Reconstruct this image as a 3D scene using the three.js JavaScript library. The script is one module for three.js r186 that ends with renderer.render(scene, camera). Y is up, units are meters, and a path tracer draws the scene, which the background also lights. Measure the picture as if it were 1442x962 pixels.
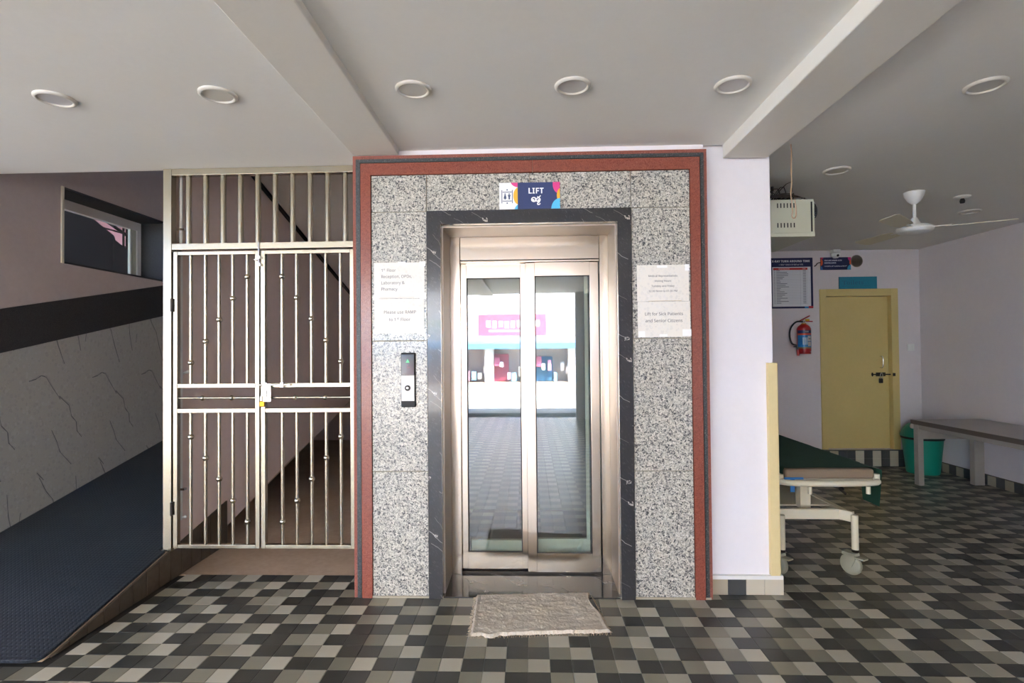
import * as THREE from 'three';
import { Sky } from 'three/addons/objects/Sky.js';
import { RoundedBoxGeometry } from 'three/addons/geometries/RoundedBoxGeometry.js';
import { mergeGeometries } from 'three/addons/utils/BufferGeometryUtils.js';

// ---------------------------------------------------------------- camera, sky, sun, exposure
const scene = new THREE.Scene();
const camera = new THREE.PerspectiveCamera(2 * Math.atan(481 / 750.4) * 180 / Math.PI, 1442 / 962, 0.05, 400);
camera.position.set(0, 1.57025, 3.39163);
camera.rotation.order = 'YXZ';
camera.rotation.set(0.0156, 0.0326, -0.0091);

const renderer = new THREE.WebGLRenderer();
renderer.toneMapping = THREE.LinearToneMapping;
renderer.toneMappingExposure = 5.45;
renderer.shadowMap.enabled = true;

const sunDir = new THREE.Vector3(0.24, 0.8, -0.5).normalize();
const sky = new Sky();
sky.name = 'sky'; sky.scale.setScalar(1000);
sky.material.uniforms.turbidity.value = 12;
sky.material.uniforms.rayleigh.value = 0.6;
sky.material.uniforms.mieCoefficient.value = 0.006;
sky.material.uniforms.mieDirectionalG.value = 0.8;
sky.material.uniforms.sunPosition.value.copy(sunDir).multiplyScalar(100);
scene.add(sky);
scene.environmentIntensity = 0.45;
const sun = new THREE.DirectionalLight(new THREE.Color(1, 0.93, 0.82), 14);
sun.name = 'sun';
sun.position.copy(sunDir).multiplyScalar(40).add(new THREE.Vector3(0, 0, 10));
sun.target.position.set(0, 0, 10);
sun.castShadow = true;
Object.assign(sun.shadow.camera, { left: -25, right: 25, top: 25, bottom: -25, near: 1, far: 90 });
sun.shadow.mapSize.set(2048, 2048);
scene.add(sun, sun.target);

// ---------------------------------------------------------------- helpers
let seed = 12345;
const rnd = () => { seed = (seed * 1664525 + 1013904223) >>> 0; return seed / 4294967296; };
const used = new Map();
function numbered(name) {
  const n = used.get(name) ?? 0; used.set(name, n + 1);
  return n ? name + '_' + String(n).padStart(3, '0') : name;
}
function triUV(g) {                                  // uv in metres from position and normal
  if (g.index) g = g.toNonIndexed();
  const p = g.attributes.position, n = g.attributes.normal, uv = new Float32Array(p.count * 2);
  for (let i = 0; i < p.count; i++) {
    const ax = Math.abs(n.getX(i)), ay = Math.abs(n.getY(i)), az = Math.abs(n.getZ(i));
    const x = p.getX(i), y = p.getY(i), z = p.getZ(i);
    const [u, v] = ay >= ax && ay >= az ? [x, -z] : ax >= az ? [-z, y] : [x, y];
    uv[2 * i] = u; uv[2 * i + 1] = v;
  }
  g.setAttribute('uv', new THREE.BufferAttribute(uv, 2));
  return g;
}
function bx(x0, x1, y0, y1, z0, z1, r = 0) {
  const w = x1 - x0, h = y1 - y0, d = z1 - z0;
  const g = r ? new RoundedBoxGeometry(w, h, d, 2, Math.min(r, w / 2.01, h / 2.01, d / 2.01)) : new THREE.BoxGeometry(w, h, d);
  g.translate((x0 + x1) / 2, (y0 + y1) / 2, (z0 + z1) / 2);
  return triUV(g);
}
function cyl(r0, r1, h, x, y, z, seg = 20, axis = 'y') {
  const g = new THREE.CylinderGeometry(r0, r1, h, seg);
  if (axis === 'x') g.rotateZ(-Math.PI / 2);
  if (axis === 'z') g.rotateX(Math.PI / 2);
  g.translate(x, y, z);
  return triUV(g);
}
function sph(r, x, y, z, sx = 1, sy = 1, sz = 1) {
  const g = new THREE.SphereGeometry(r, 20, 14); g.scale(sx, sy, sz); g.translate(x, y, z); return triUV(g);
}
function tor(R, r, x, y, z, axis = 'y', arc = Math.PI * 2) {
  const g = new THREE.TorusGeometry(R, r, 10, 40, arc);
  if (axis === 'y') g.rotateX(Math.PI / 2);
  if (axis === 'x') g.rotateY(Math.PI / 2);
  g.translate(x, y, z); return triUV(g);
}
function tube(pts, r, seg = 24, rs = 8, closed = false) {
  return triUV(new THREE.TubeGeometry(new THREE.CatmullRomCurve3(pts.map((p) => new THREE.Vector3(...p)), closed), seg, r, rs, closed));
}
function bar(a, b, r, seg = 10) {
  const A = new THREE.Vector3(...a), B = new THREE.Vector3(...b), d = B.clone().sub(A), g = new THREE.CylinderGeometry(r, r, d.length(), seg);
  g.applyQuaternion(new THREE.Quaternion().setFromUnitVectors(new THREE.Vector3(0, 1, 0), d.clone().normalize()));
  g.translate(...A.add(B).multiplyScalar(0.5).toArray()); return triUV(g);
}
function lathe(pts, x, y, z, seg = 36) {
  const g = new THREE.LatheGeometry(pts.map((p) => new THREE.Vector2(...p)), seg); g.translate(x, y, z); return triUV(g);
}
function prismZY(pts, x0, x1, bevel = 0) {           // polygon given as [z, y], extruded along x
  const s = new THREE.Shape(pts.map(([z, y]) => new THREE.Vector2(-z, y)));
  const g = new THREE.ExtrudeGeometry(s, { depth: x1 - x0, bevelEnabled: bevel > 0, bevelSize: bevel, bevelThickness: bevel, bevelOffset: -bevel, bevelSegments: 1 });
  g.rotateY(Math.PI / 2); g.translate(x0, 0, 0); return triUV(g);
}
function prismXY(pts, z0, z1) {
  const g = new THREE.ExtrudeGeometry(new THREE.Shape(pts.map((p) => new THREE.Vector2(...p))), { depth: z1 - z0, bevelEnabled: false });
  g.translate(0, 0, z0); return triUV(g);
}
const join = (gs) => {
  const l = (Array.isArray(gs) ? gs : [gs]).map((g) => (g.index ? g.toNonIndexed() : g));
  return l.length === 1 ? l[0] : mergeGeometries(l);
};
function obj(name, gs, m, parent = scene) {
  const o = new THREE.Mesh(join(gs), m);
  o.name = parent === scene ? numbered(name) : name;
  o.castShadow = o.receiveShadow = true;
  parent.add(o); return o;
}
function thing(name, label, category, at = [0, 0, 0], group) {
  const o = new THREE.Group(); o.name = numbered(name); o.position.set(...at); o.userData = { label, category };
  if (group) o.userData.group = group;
  scene.add(o); return o;
}
function tag(o, label, category, group) { Object.assign(o.userData, { label, category }); if (group) o.userData.group = group; return o; }
function struct(o, label, category) { o.userData.kind = 'structure'; o.userData.label = label; if (category) o.userData.category = category; return o; }
function structGroup(name, label, category) { const o = new THREE.Group(); o.name = numbered(name); scene.add(o); return struct(o, label, category); }

// ---------------------------------------------------------------- textures
function dataTex(w, h, f, { srgb = true, size = 1, sizeY } = {}) {      // f(x, y) -> [r, g, b] 0..255 ; size: metres per repeat
  const d = new Uint8Array(w * h * 4);
  for (let y = 0; y < h; y++) for (let x = 0; x < w; x++) {
    const c = f(x, y), i = (y * w + x) * 4;
    d[i] = c[0]; d[i + 1] = c[1]; d[i + 2] = c[2]; d[i + 3] = 255;
  }
  return finish(new THREE.DataTexture(d, w, h), srgb, size, sizeY);
}
function finish(t, srgb, size, sizeY) {
  t.wrapS = t.wrapT = THREE.RepeatWrapping; t.magFilter = THREE.LinearFilter; t.minFilter = THREE.LinearMipmapLinearFilter; t.generateMipmaps = true;
  if (srgb) t.colorSpace = THREE.SRGBColorSpace;
  t.repeat.set(1 / size, 1 / (sizeY ?? size)); t.needsUpdate = true; return t;
}
function canvasTex(w, h, draw, size) {
  const c = document.createElement('canvas'); c.width = w; c.height = h;
  const k = c.getContext('2d'); draw(k, w, h);
  const t = new THREE.CanvasTexture(c); t.colorSpace = THREE.SRGBColorSpace; t.magFilter = THREE.LinearFilter;
  if (size) { t.wrapS = t.wrapT = THREE.RepeatWrapping; t.repeat.set(1 / size[0], 1 / size[1]); }
  return t;
}
function valueNoise(n, cells, s0) {                  // periodic smooth noise n x n, 0..1
  const save = seed; seed = s0; const g = Array.from({ length: cells * cells }, rnd); seed = save;
  const out = new Float32Array(n * n), sm = (t) => t * t * (3 - 2 * t);
  for (let y = 0; y < n; y++) for (let x = 0; x < n; x++) {
    const fx = x / n * cells, fy = y / n * cells, ix = Math.floor(fx), iy = Math.floor(fy), a = sm(fx - ix), b = sm(fy - iy), jx = (ix + 1) % cells, jy = (iy + 1) % cells;
    out[y * n + x] = (g[iy * cells + ix] * (1 - a) + g[iy * cells + jx] * a) * (1 - b) + (g[jy * cells + ix] * (1 - a) + g[jy * cells + jx] * a) * b;
  }
  return out;
}
function fbm(n, first, octaves, s0) {
  const out = new Float32Array(n * n); let amp = 1, sum = 0;
  for (let o = 0; o < octaves; o++, amp *= 0.55) { const v = valueNoise(n, Math.min(n, first << o), s0 + o * 77); for (let i = 0; i < out.length; i++) out[i] += v[i] * amp; sum += amp; }
  for (let i = 0; i < out.length; i++) out[i] /= sum;
  return out;
}
const clampB = (v) => Math.max(0, Math.min(255, v));
const wear = fbm(256, 4, 6, 11), fine = fbm(256, 64, 3, 23);
// a wall paint: base colour with faint roller mottling and hand marks
const paintTex = (r, g, b, amt = 5) => dataTex(256, 256, (x, y) => { const v = (wear[y * 256 + x] - 0.5) * amt * 2 + (fine[y * 256 + x] - 0.5) * amt; return [clampB(r + v), clampB(g + v), clampB(b + v)]; }, { size: 1.7 });
// speckled grey granite: overlapping elongated crystals
function graniteTex() {
  const n = 1024, c = document.createElement('canvas'); c.width = c.height = n; const k = c.getContext('2d');
  k.fillStyle = '#aaa69b'; k.fillRect(0, 0, n, n);
  const cols = [['#c2bdb0', 6000], ['#9d9a92', 5200], ['#cdc8ba', 4200], ['#85837e', 3600], ['#b9b3a5', 3400], ['#6c6b69', 2400], ['#d3cec1', 1800], ['#4d4d4e', 900]];
  for (const [col, cnt] of cols) {
    k.fillStyle = col;
    for (let i = 0; i < cnt; i++) {
      const x = rnd() * n, y = rnd() * n, a = rnd() * Math.PI, l = 3 + rnd() * 10, w = 1.6 + rnd() * 4;
      for (const [ox, oy] of [[0, 0], [n, 0], [-n, 0], [0, n], [0, -n]]) {
        if (x + ox < -20 || x + ox > n + 20 || y + oy < -20 || y + oy > n + 20) continue;
        k.save(); k.translate(x + ox, y + oy); k.rotate(a); k.beginPath();
        k.moveTo(-l, 0); k.lineTo(-l * 0.4, -w); k.lineTo(l * 0.5, -w * 0.8); k.lineTo(l, w * 0.3); k.lineTo(l * 0.2, w); k.lineTo(-l * 0.6, w * 0.7); k.closePath(); k.fill(); k.restore();
      }
    }
  }
  return finish(new THREE.CanvasTexture(c), true, 0.85);
}
function speckleTex(base, dots, size, n = 512) {
  const c = document.createElement('canvas'); c.width = c.height = n; const k = c.getContext('2d');
  k.fillStyle = base; k.fillRect(0, 0, n, n);
  for (const [col, cnt, r] of dots) { k.fillStyle = col; for (let i = 0; i < cnt; i++) { k.beginPath(); k.arc(rnd() * n, rnd() * n, r * (0.4 + rnd()), 0, 7); k.fill(); } }
  return finish(new THREE.CanvasTexture(c), true, size);
}
function blackMarbleTex() {
  const n = 1024, c = document.createElement('canvas'); c.width = c.height = n; const k = c.getContext('2d');
  k.fillStyle = '#333335'; k.fillRect(0, 0, n, n);
  for (let i = 0; i < 5000; i++) { const g = 30 + rnd() * 66 | 0; k.strokeStyle = `rgb(${g},${g},${g + 2})`; k.lineWidth = 0.6 + rnd() * 1.4; const x = rnd() * n, y = rnd() * n, a = 0.5 + rnd() * 0.8, l = 4 + rnd() * 16; k.beginPath(); k.moveTo(x, y); k.lineTo(x + Math.cos(a) * l, y + Math.sin(a) * l); k.stroke(); }
  for (let i = 0; i < 40; i++) {
    let x = rnd() * n, y = rnd() * n; const a = 0.35 + rnd() * 0.6; k.strokeStyle = rnd() < 0.5 ? '#b3afa9' : '#86837f';
    k.lineWidth = 1 + rnd() * 2.5; k.beginPath(); k.moveTo(x, y);
    for (let j = 0; j < 7; j++) { x += Math.cos(a) * 16 + (rnd() - 0.5) * 10; y += Math.sin(a) * 16 + (rnd() - 0.5) * 10; k.lineTo(x, y); } k.stroke();
    if (rnd() < 0.6) { k.fillStyle = '#c4bdb4'; for (let j = 0; j < 14; j++) { k.beginPath(); k.ellipse(x + (rnd() - 0.5) * 34, y + (rnd() - 0.5) * 26, 2 + rnd() * 5, 1 + rnd() * 3, a, 0, 7); k.fill(); } }
  }
  return finish(new THREE.CanvasTexture(c), true, 0.9);
}
function dadoTex() {                                 // white marble print with dark cracks, repeats tile by tile
  const w = 512, h = 1024;
  return canvasTex(w, h, (k) => {
    k.fillStyle = '#9c9c94'; k.fillRect(0, 0, w, h);
    for (let i = 0; i < 1400; i++) { const g = 148 + rnd() * 14 | 0; k.fillStyle = `rgb(${g},${g},${g - 6})`; k.beginPath(); k.arc(rnd() * w, rnd() * h, 3 + rnd() * 9, 0, 7); k.fill(); }
    const veins = [[[20, 30], [70, 20], [110, 0], [150, 12], [200, 80], [260, 150]], [[250, 130], [330, 190], [350, 260], [390, 300], [400, 360], [440, 400]], [[190, 330], [230, 400], [260, 470], [350, 560]], [[80, 560], [130, 610]], [[100, 590], [150, 680], [200, 740], [240, 850], [290, 960]], [[390, 640], [400, 760], [430, 880]], [[480, 760], [470, 820]]];
    for (const v of veins) for (let p = 0; p < 3; p++) {
      k.strokeStyle = p ? '#77777a' : '#3f4245'; k.lineWidth = p ? 1.6 : 4; k.beginPath();
      v.forEach(([x, y], i) => { const q = [x + (rnd() - 0.5) * (p ? 16 : 4), y + (rnd() - 0.5) * (p ? 16 : 4)]; i ? k.lineTo(...q) : k.moveTo(...q); }); k.stroke();
    }
  }, [0.6, 1.4]);
}
const bumpFine = dataTex(256, 256, (x, y) => { const v = fine[y * 256 + x] * 255; return [v, v, v]; }, { srgb: false, size: 0.6 });
const bumpWall = dataTex(256, 256, (x, y) => { const v = (wear[y * 256 + x] * 0.6 + fine[y * 256 + x] * 0.4) * 255; return [v, v, v]; }, { srgb: false, size: 1.1 });

// ---------------------------------------------------------------- materials
const S = (o) => new THREE.MeshStandardMaterial(o);
const Ph = (o) => new THREE.MeshPhysicalMaterial(o);
const M = {
  ceiling: S({ map: paintTex(237, 235, 228, 2), roughness: 0.7, bumpMap: bumpWall, bumpScale: 0.0012 }),
  beam: S({ map: paintTex(228, 224, 214, 2), roughness: 0.6, bumpMap: bumpWall, bumpScale: 0.0012 }),
  lilac: S({ map: paintTex(234, 229, 230, 3), roughness: 0.55, bumpMap: bumpWall, bumpScale: 0.001 }),
  lilacRoom: S({ map: paintTex(224, 215, 215, 4), roughness: 0.6, bumpMap: bumpWall, bumpScale: 0.001 }),
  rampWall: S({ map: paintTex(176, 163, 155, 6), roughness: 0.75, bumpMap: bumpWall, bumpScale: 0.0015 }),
  pinkWall: S({ map: paintTex(228, 206, 195, 6), roughness: 0.75, bumpMap: bumpWall, bumpScale: 0.0015 }),
  pinkWall2: S({ map: paintTex(222, 212, 200, 6), roughness: 0.75, bumpMap: bumpWall, bumpScale: 0.0015 }),
  cement: S({ map: paintTex(178, 154, 130, 14), roughness: 0.75, bumpMap: bumpWall, bumpScale: 0.002 }),
  curb: S({ map: paintTex(84, 72, 58, 16), roughness: 0.6 }),
  grout: S({ color: 0x2c2823, roughness: 0.95 }),
  granite: Ph({ map: graniteTex(), roughness: 0.22, clearcoat: 0.25, clearcoatRoughness: 0.12 }),
  graniteJoint: S({ color: 0xa39a86, roughness: 0.9 }),
  red: Ph({ map: speckleTex('#8a4a3b', [['#7b4033', 2200, 3], ['#955646', 1800, 2.4], ['#6c372c', 900, 1.8], ['#b98a78', 60, 1.2]], 0.5), roughness: 0.24, clearcoat: 0.2, clearcoatRoughness: 0.15 }),
  redEdge: S({ map: speckleTex('#8a4d3e', [['#734033', 1600, 3], ['#a3705f', 700, 2]], 0.4), roughness: 0.7 }),
  blackStrip: S({ map: speckleTex('#3c4040', [['#24282a', 1800, 4], ['#6b7070', 800, 2.5], ['#a39c86', 160, 2]], 0.3), roughness: 0.45 }),
  blackMarble: Ph({ map: blackMarbleTex(), roughness: 0.16, clearcoat: 0.25, clearcoatRoughness: 0.03 }),
  sill: Ph({ map: blackMarbleTex(), roughness: 0.12, clearcoat: 0.4, clearcoatRoughness: 0.05 }),
  matteBlack: S({ color: 0x2c2b2a, roughness: 0.85 }),
  blackGranite: S({ map: speckleTex('#2a2a2a', [['#1c1c1d', 1800, 3], ['#3b3b3a', 1400, 2.2]], 0.4), roughness: 0.6 }),
  dado: S({ map: dadoTex(), roughness: 0.35 }),
  steel: S({ color: 0xcfc3b4, metalness: 1, roughness: 0.17 }),
  steelDoor: S({ color: 0xcfc3b4, metalness: 1, roughness: 0.17 }),
  steelReturn: S({ color: 0xa99d8f, metalness: 1, roughness: 0.45 }),
  gateSteel: S({ color: 0xb4ab98, metalness: 1, roughness: 0.27 }),
  knob: S({ color: 0xc2b8a4, metalness: 1, roughness: 0.2 }),
  chrome: S({ color: 0xdddddd, metalness: 1, roughness: 0.15 }),
  darkMetal: S({ color: 0x3a3632, metalness: 0.8, roughness: 0.45 }),
  brass: S({ color: 0xb98a2e, metalness: 1, roughness: 0.35 }),
  glass: Ph({ color: 0xf2f7f5, transmission: 1, thickness: 0, roughness: 0.01, ior: 2.05 }),
  winGlass: Ph({ color: 0xf2f5f5, transmission: 1, thickness: 0, roughness: 0.01, ior: 1.45 }),
  paleFrame: S({ color: 0xc2c4b2, roughness: 0.45 }),
  cabin: S({ color: 0x6d7676, metalness: 0.6, roughness: 0.4 }),
  dark: S({ color: 0x1a1a1a, roughness: 0.6 }),
  paper: S({ color: 0xe9e4da, roughness: 0.8 }),
  tape: S({ color: 0xf6f5f1, roughness: 0.3 }),
  rim: S({ color: 0xd6d1c6, roughness: 0.5 }),
  white: S({ color: 0xe6e4de, roughness: 0.45 }),
  offwhite: S({ color: 0xd3ccb5, roughness: 0.45 }),
  lightDisc: S({ color: 0xd2cdc2, roughness: 0.35 }),
  lightDiscCool: S({ color: 0xcfccca, roughness: 0.35 }),
  yellow: S({ map: paintTex(216, 193, 126, 4), roughness: 0.42 }),
  board: S({ map: paintTex(222, 202, 150, 5), roughness: 0.5 }),
  rubber: S({ color: 0x2b333d, roughness: 0.55 }),
  cloth: S({ color: 0x17402f, roughness: 0.95 }),
  mattress: S({ color: 0x87745f, roughness: 0.8 }),
  blueStrap: S({ color: 0x2a6ba8, roughness: 0.7 }),
  cream: S({ color: 0xd9d0b6, roughness: 0.4 }),
  wheel: S({ color: 0x9d9a86, roughness: 0.5 }),
  laminate: S({ map: paintTex(178, 170, 164, 3), roughness: 0.4 }),
  tablePaint: S({ map: paintTex(160, 152, 142, 6), roughness: 0.55 }),
  tableEdge: S({ color: 0x5b5148, roughness: 0.6 }),
  teal: S({ color: 0x128a74, roughness: 0.4 }),
  extRed: Ph({ color: 0xb3151d, roughness: 0.3, clearcoat: 0.5 }),
  wire: S({ color: 0x2b2622, roughness: 0.6 }),
  wirePale: S({ color: 0xb08f73, roughness: 0.6 }),
  boxPaint: S({ color: 0xd3d3bc, roughness: 0.45 }),
  asphalt: S({ map: paintTex(190, 182, 168, 12), roughness: 0.9 }),
  yard: S({ map: paintTex(104, 98, 90, 12), roughness: 0.9 }),
  plasterOut: S({ map: paintTex(214, 208, 200, 5), roughness: 0.85 }),
};
function matRubber() {                               // studded blue rubber sheet
  const n = 128, base = [32, 40, 48];
  const map = dataTex(256, 256, (x, y) => { const v = (wear[y * 256 + x] - 0.5) * 16 + (fine[y * 256 + x] - 0.5) * 12; return base.map((b) => clampB(b + v)); }, { size: 1.3 });
  const bump = dataTex(n, n, (x, y) => { const a = (x % 16) - 7.5, b = (y % 16) - 7.5, v = Math.hypot(a, b) < 5 ? 255 : 40; return [v, v, v]; }, { srgb: false, size: 0.2 });
  return S({ map, bumpMap: bump, bumpScale: 0.002, roughness: 0.5 });
}

// ================================================================ STRUCTURE
const HC = 2.87, HL = 2.85, HR = 2.85, BL = 2.832, BR = 2.785, ZE = 8.2, XO = -4.7, XL = -3.9, XR = 5.15, XS = 1.56;

// --- tiled floor
{
  const s = 0.11, gap = 0.0014;
  const floor = structGroup('floor', 'checked floor of small black, grey, olive and beige square tiles', 'floor');
  obj('subfloor', [bx(-4.75, XR + 0.3, -0.25, -0.012, -3.9, ZE + 1)], M.grout, floor);
  const phase = { '-10': 1, '-9': 3, '-8': 1, '-7': 0, '-6': 2, '-5': 3, '-4': 1, '-3': 0, '-2': 1, '-1': 3, 0: 1, 1: 0, 2: 1, 3: 3, 4: 1, 5: 0, 6: 1, 7: 3, 8: 1 };
  const kind = (c, r) => {                           // 0 black, 1 charcoal, 2 olive, 3 beige
    let p = phase[r] ?? (r % 2 ? 3 : 1);
    if (r === 1 && c < 3 && c > -14) p = c < -9 ? 0 : 3;
    if (r === 0 && c < -13) p = 2; if (r === -1 && c < -14) p = 0;
    return (((c - p + 3) % 4) + 4) % 4;
  };
  const albedo = [[0.04, 0.039, 0.032], [0.056, 0.054, 0.044], [0.23, 0.213, 0.156], [0.425, 0.391, 0.303]];
  const tileGeo = (() => {                           // a chamfered tile, top at y = 0, 1 x 1 around the origin before scaling
    const a = s / 2 - gap / 2, b = a - 0.002, t = 0, e = -0.0016, f = -0.012, v = [], q = (A, B, C, D) => v.push(...A, ...B, ...C, ...A, ...C, ...D);
    const ring = (r, y) => [[-r, y, r], [r, y, r], [r, y, -r], [-r, y, -r]], T = ring(b, t), E = ring(a, e), F = ring(a, f);
    q(...T); for (let i = 0; i < 4; i++) { const j = (i + 1) % 4; q(E[i], E[j], T[j], T[i]); q(F[i], F[j], E[j], E[i]); }
    const g = new THREE.BufferGeometry(); g.setAttribute('position', new THREE.Float32BufferAttribute(v, 3)); g.computeVertexNormals(); return triUV(g);
  })();
  const mats = albedo.map((a) => [0.86, 1, 1.13].map((f) => Ph({ color: new THREE.Color().setRGB(a[0] * f, a[1] * f, a[2] * f), roughness: 0.34, specularIntensity: 0.8, bumpMap: bumpFine, bumpScale: 0.00015 })));
  const blocked = (x, z) => (x < -2.46 && z < 0.74) || (x < -1.08 && z < -0.34) || (x > -1.1 && x < 1.12 && z < -0.02) || (x > 1.0 && x < 1.54 && z < -0.06);
  camera.updateMatrixWorld(); camera.updateProjectionMatrix();
  const inv = camera.matrixWorldInverse.clone().copy(camera.matrixWorld).invert(), P = new THREE.Vector3(), list = [];
  for (let r = -34; r <= 85; r++) for (let c = -80; c <= 50; c++) {
    const x = (c + 0.5 - 3.205) * s, z = (r - 0.5) * s;
    if (x > XR || x < XO || z < -3.78 || z > ZE || (x < XL && z < 0.2) || blocked(x, z)) continue;
    P.set(x, 0, z).applyMatrix4(inv); const dep = -P.z; P.applyMatrix4(camera.projectionMatrix);
    list.push({ x, z, k: kind(c, r), v: Math.floor(rnd() * 3), area: dep > 0.3 && Math.abs(P.x) < 1 && Math.abs(P.y) < 1 ? 1 / (dep * dep * dep) : 0 });
  }
  list.sort((a, b) => b.area - a.area);
  const rest = [], f = [0.86, 1, 1.13];
  list.forEach((t, i) => {
    if (i < 300 && t.area > 0) { const o = new THREE.Mesh(tileGeo, mats[t.k][t.v]); o.name = 'tile'; o.position.set(t.x, 0, t.z); o.castShadow = o.receiveShadow = true; floor.add(o); return; }
    const g = tileGeo.clone().translate(t.x, 0, t.z), n = g.attributes.position.count, col = new Float32Array(n * 3);
    for (let j = 0; j < n; j++) for (let d = 0; d < 3; d++) col[j * 3 + d] = albedo[t.k][d] * f[t.v];
    g.setAttribute('color', new THREE.BufferAttribute(col, 3)); rest.push(triUV(g));
  });
  const rem = obj('tiling', rest, Ph({ vertexColors: true, roughness: 0.34, specularIntensity: 0.8, bumpMap: bumpFine, bumpScale: 0.00015 }), floor);
  rem.userData.kind = 'stuff';
}
struct(obj('floor_passage', [bx(-3.9, -1.12, -0.2, -0.004, -6, -0.335)], M.cement), 'brown cement floor behind the steel gate', 'floor');

// --- ceilings, beams, slab
struct(obj('ceiling', [bx(-0.83, 1.25, HC, HC + 0.3, -0.05, ZE)], M.ceiling), 'smooth white ceiling between the two beams in front of the lift', 'ceiling');
struct(obj('ceiling', [bx(XO, -1.12, HL, HL + 0.32, -0.245, ZE)], M.ceiling), 'smooth white ceiling in front of the ramp and gate', 'ceiling');
struct(obj('ceiling', [bx(1.5, XR + 0.2, HR, HR + 0.32, -3.8, ZE)], M.ceiling), 'smooth white ceiling of the waiting room with the fan', 'ceiling');
struct(obj('ceiling_beam', [bx(-1.125, -0.83, BL, HC + 0.3, 0.0, ZE, 0.006)], M.beam), 'white ceiling beam running to the upper edge of the lift surround, gate side', 'beam');
struct(obj('ceiling_beam', [bx(1.25, 1.535, BR, HC + 0.3, -0.05, ZE, 0.006)], M.beam), 'white ceiling beam running to the white pillar', 'beam');
struct(obj('roof_slab', [bx(XO, -1.12, 3.17, 3.42, -0.245, ZE + 0.1), bx(-1.12, XR + 0.3, 3.17, 3.42, -4.0, ZE + 0.1)], M.plasterOut), 'concrete roof slab over the porch', 'roof');

// --- lift shaft: core walls, white plaster, pillar
struct(obj('wall_lift', [
  bx(-1.12, -0.62, 0, 3.17, -0.3, -0.03), bx(0.62, 1.12, 0, 3.17, -0.3, -0.03), bx(-0.62, 0.62, 2.42, 3.17, -0.3, -0.03),
  bx(-1.12, -0.98, 0, 4.2, -6, -0.3),
], M.lilac), 'lilac white wall strip above the lift surround', 'wall');
struct(obj('wall_pillar', [bx(1.12, XS, 0, HC + 0.3, -0.5, -0.08, 0.004), bx(1.42, XS, 0, HR + 0.3, -3.8, -0.5)], M.lilac), 'lilac white pillar beside the lift surround', 'wall');
struct(obj('wall_shaft', [bx(-0.98, 1.42, 0, 3.17, -2.3, -2.1), bx(-0.98, 1.42, 2.75, 3.17, -2.1, -0.3)], M.plasterOut), 'plastered back wall inside the lift shaft', 'wall');

// --- stone cladding of the lift surround
{
  const w = structGroup('trim_1', 'lift surround of grey granite slabs with red and black stone borders', 'trim');
  obj('backing', [bx(-1.118, -0.6, 0, 2.82, -0.03, -0.012), bx(0.6, 1.118, 0, 2.82, -0.03, -0.012), bx(-0.6, 0.6, 2.4, 2.82, -0.03, -0.012)], M.graniteJoint, w);
  const g = 0.0022, slab = (x0, x1, y0, y1) => obj('granite_slab', [bx(x0 + g, x1 - g, y0 + g, y1 - g, -0.012, 0, 0.0015)], M.granite, w);
  for (const [x0, x1] of [[-1.012, -0.652], [0.652, 1.022]]) { slab(x0, x1, 0.0, 0.8); slab(x0, x1, 0.8, 1.634); slab(x0, x1, 1.634, 2.464); }
  slab(-1.012, -0.652, 2.464, 2.702); slab(-0.652, 0.01, 2.464, 2.702); slab(0.01, 0.652, 2.464, 2.702); slab(0.652, 1.022, 2.464, 2.702);
  const px = (pts, z0, z1) => prismXY(pts, z0, z1);
  const border = (nm, m, xi, xo, yi, yo, z0, z1, xir = xi, xor = xo) => {
    obj(nm, [px([[-xo, 0], [-xi, 0], [-xi, yi], [-xo, yo]], z0, z1)], m, w);
    obj(nm, [px([[xir, 0], [xor, 0], [xor, yo], [xir, yi]], z0, z1)], m, w);
    if (nm === 'red_border') { const k = 0.03; obj(nm, [px([[-xo, yo], [-xi, yi], [k - 0.0012, yi], [k - 0.0012, yo]], z0, z1)], m, w); obj(nm, [px([[k + 0.0012, yi], [xir, yi], [xor, yo], [k + 0.0012, yo]], z0, z1)], m, w); } else obj(nm, [px([[-xo, yo], [-xi, yi], [xir, yi], [xor, yo]], z0, z1)], m, w);
  };
  border('red_border', M.red, 1.0125, 1.078, 2.7025, 2.778, -0.012, 0.012, 1.0225, 1.084);
  border('black_strip', M.blackStrip, 1.084, 1.11, 2.785, 2.808, -0.012, 0.004, 1.09, 1.112);
  border('red_edging', M.redEdge, 1.1102, 1.13, 2.8082, 2.83, -0.1, 0.002, 1.1122, 1.13);
  obj('doorway_surround', [px([[-0.649, 0], [-0.562, 0], [-0.562, 2.376], [-0.649, 2.463]], -0.05, 0.018)], M.blackMarble, w);
  obj('doorway_surround', [px([[0.562, 0], [0.649, 0], [0.649, 2.463], [0.562, 2.376]], -0.05, 0.018)], M.blackMarble, w);
  obj('doorway_surround', [px([[-0.649, 2.463], [-0.562, 2.376], [0.562, 2.376], [0.649, 2.463]], -0.05, 0.018)], M.blackMarble, w);
  obj('threshold', [bx(-0.562, 0.562, -0.1, 0.006, -0.46, 0.0)], M.sill, w);
  obj('foot_joint', [bx(-1.02, -0.56, 0, 0.012, 0, 0.008), bx(0.56, 1.12, 0, 0.012, 0, 0.008)], M.graniteJoint, w);
}

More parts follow.
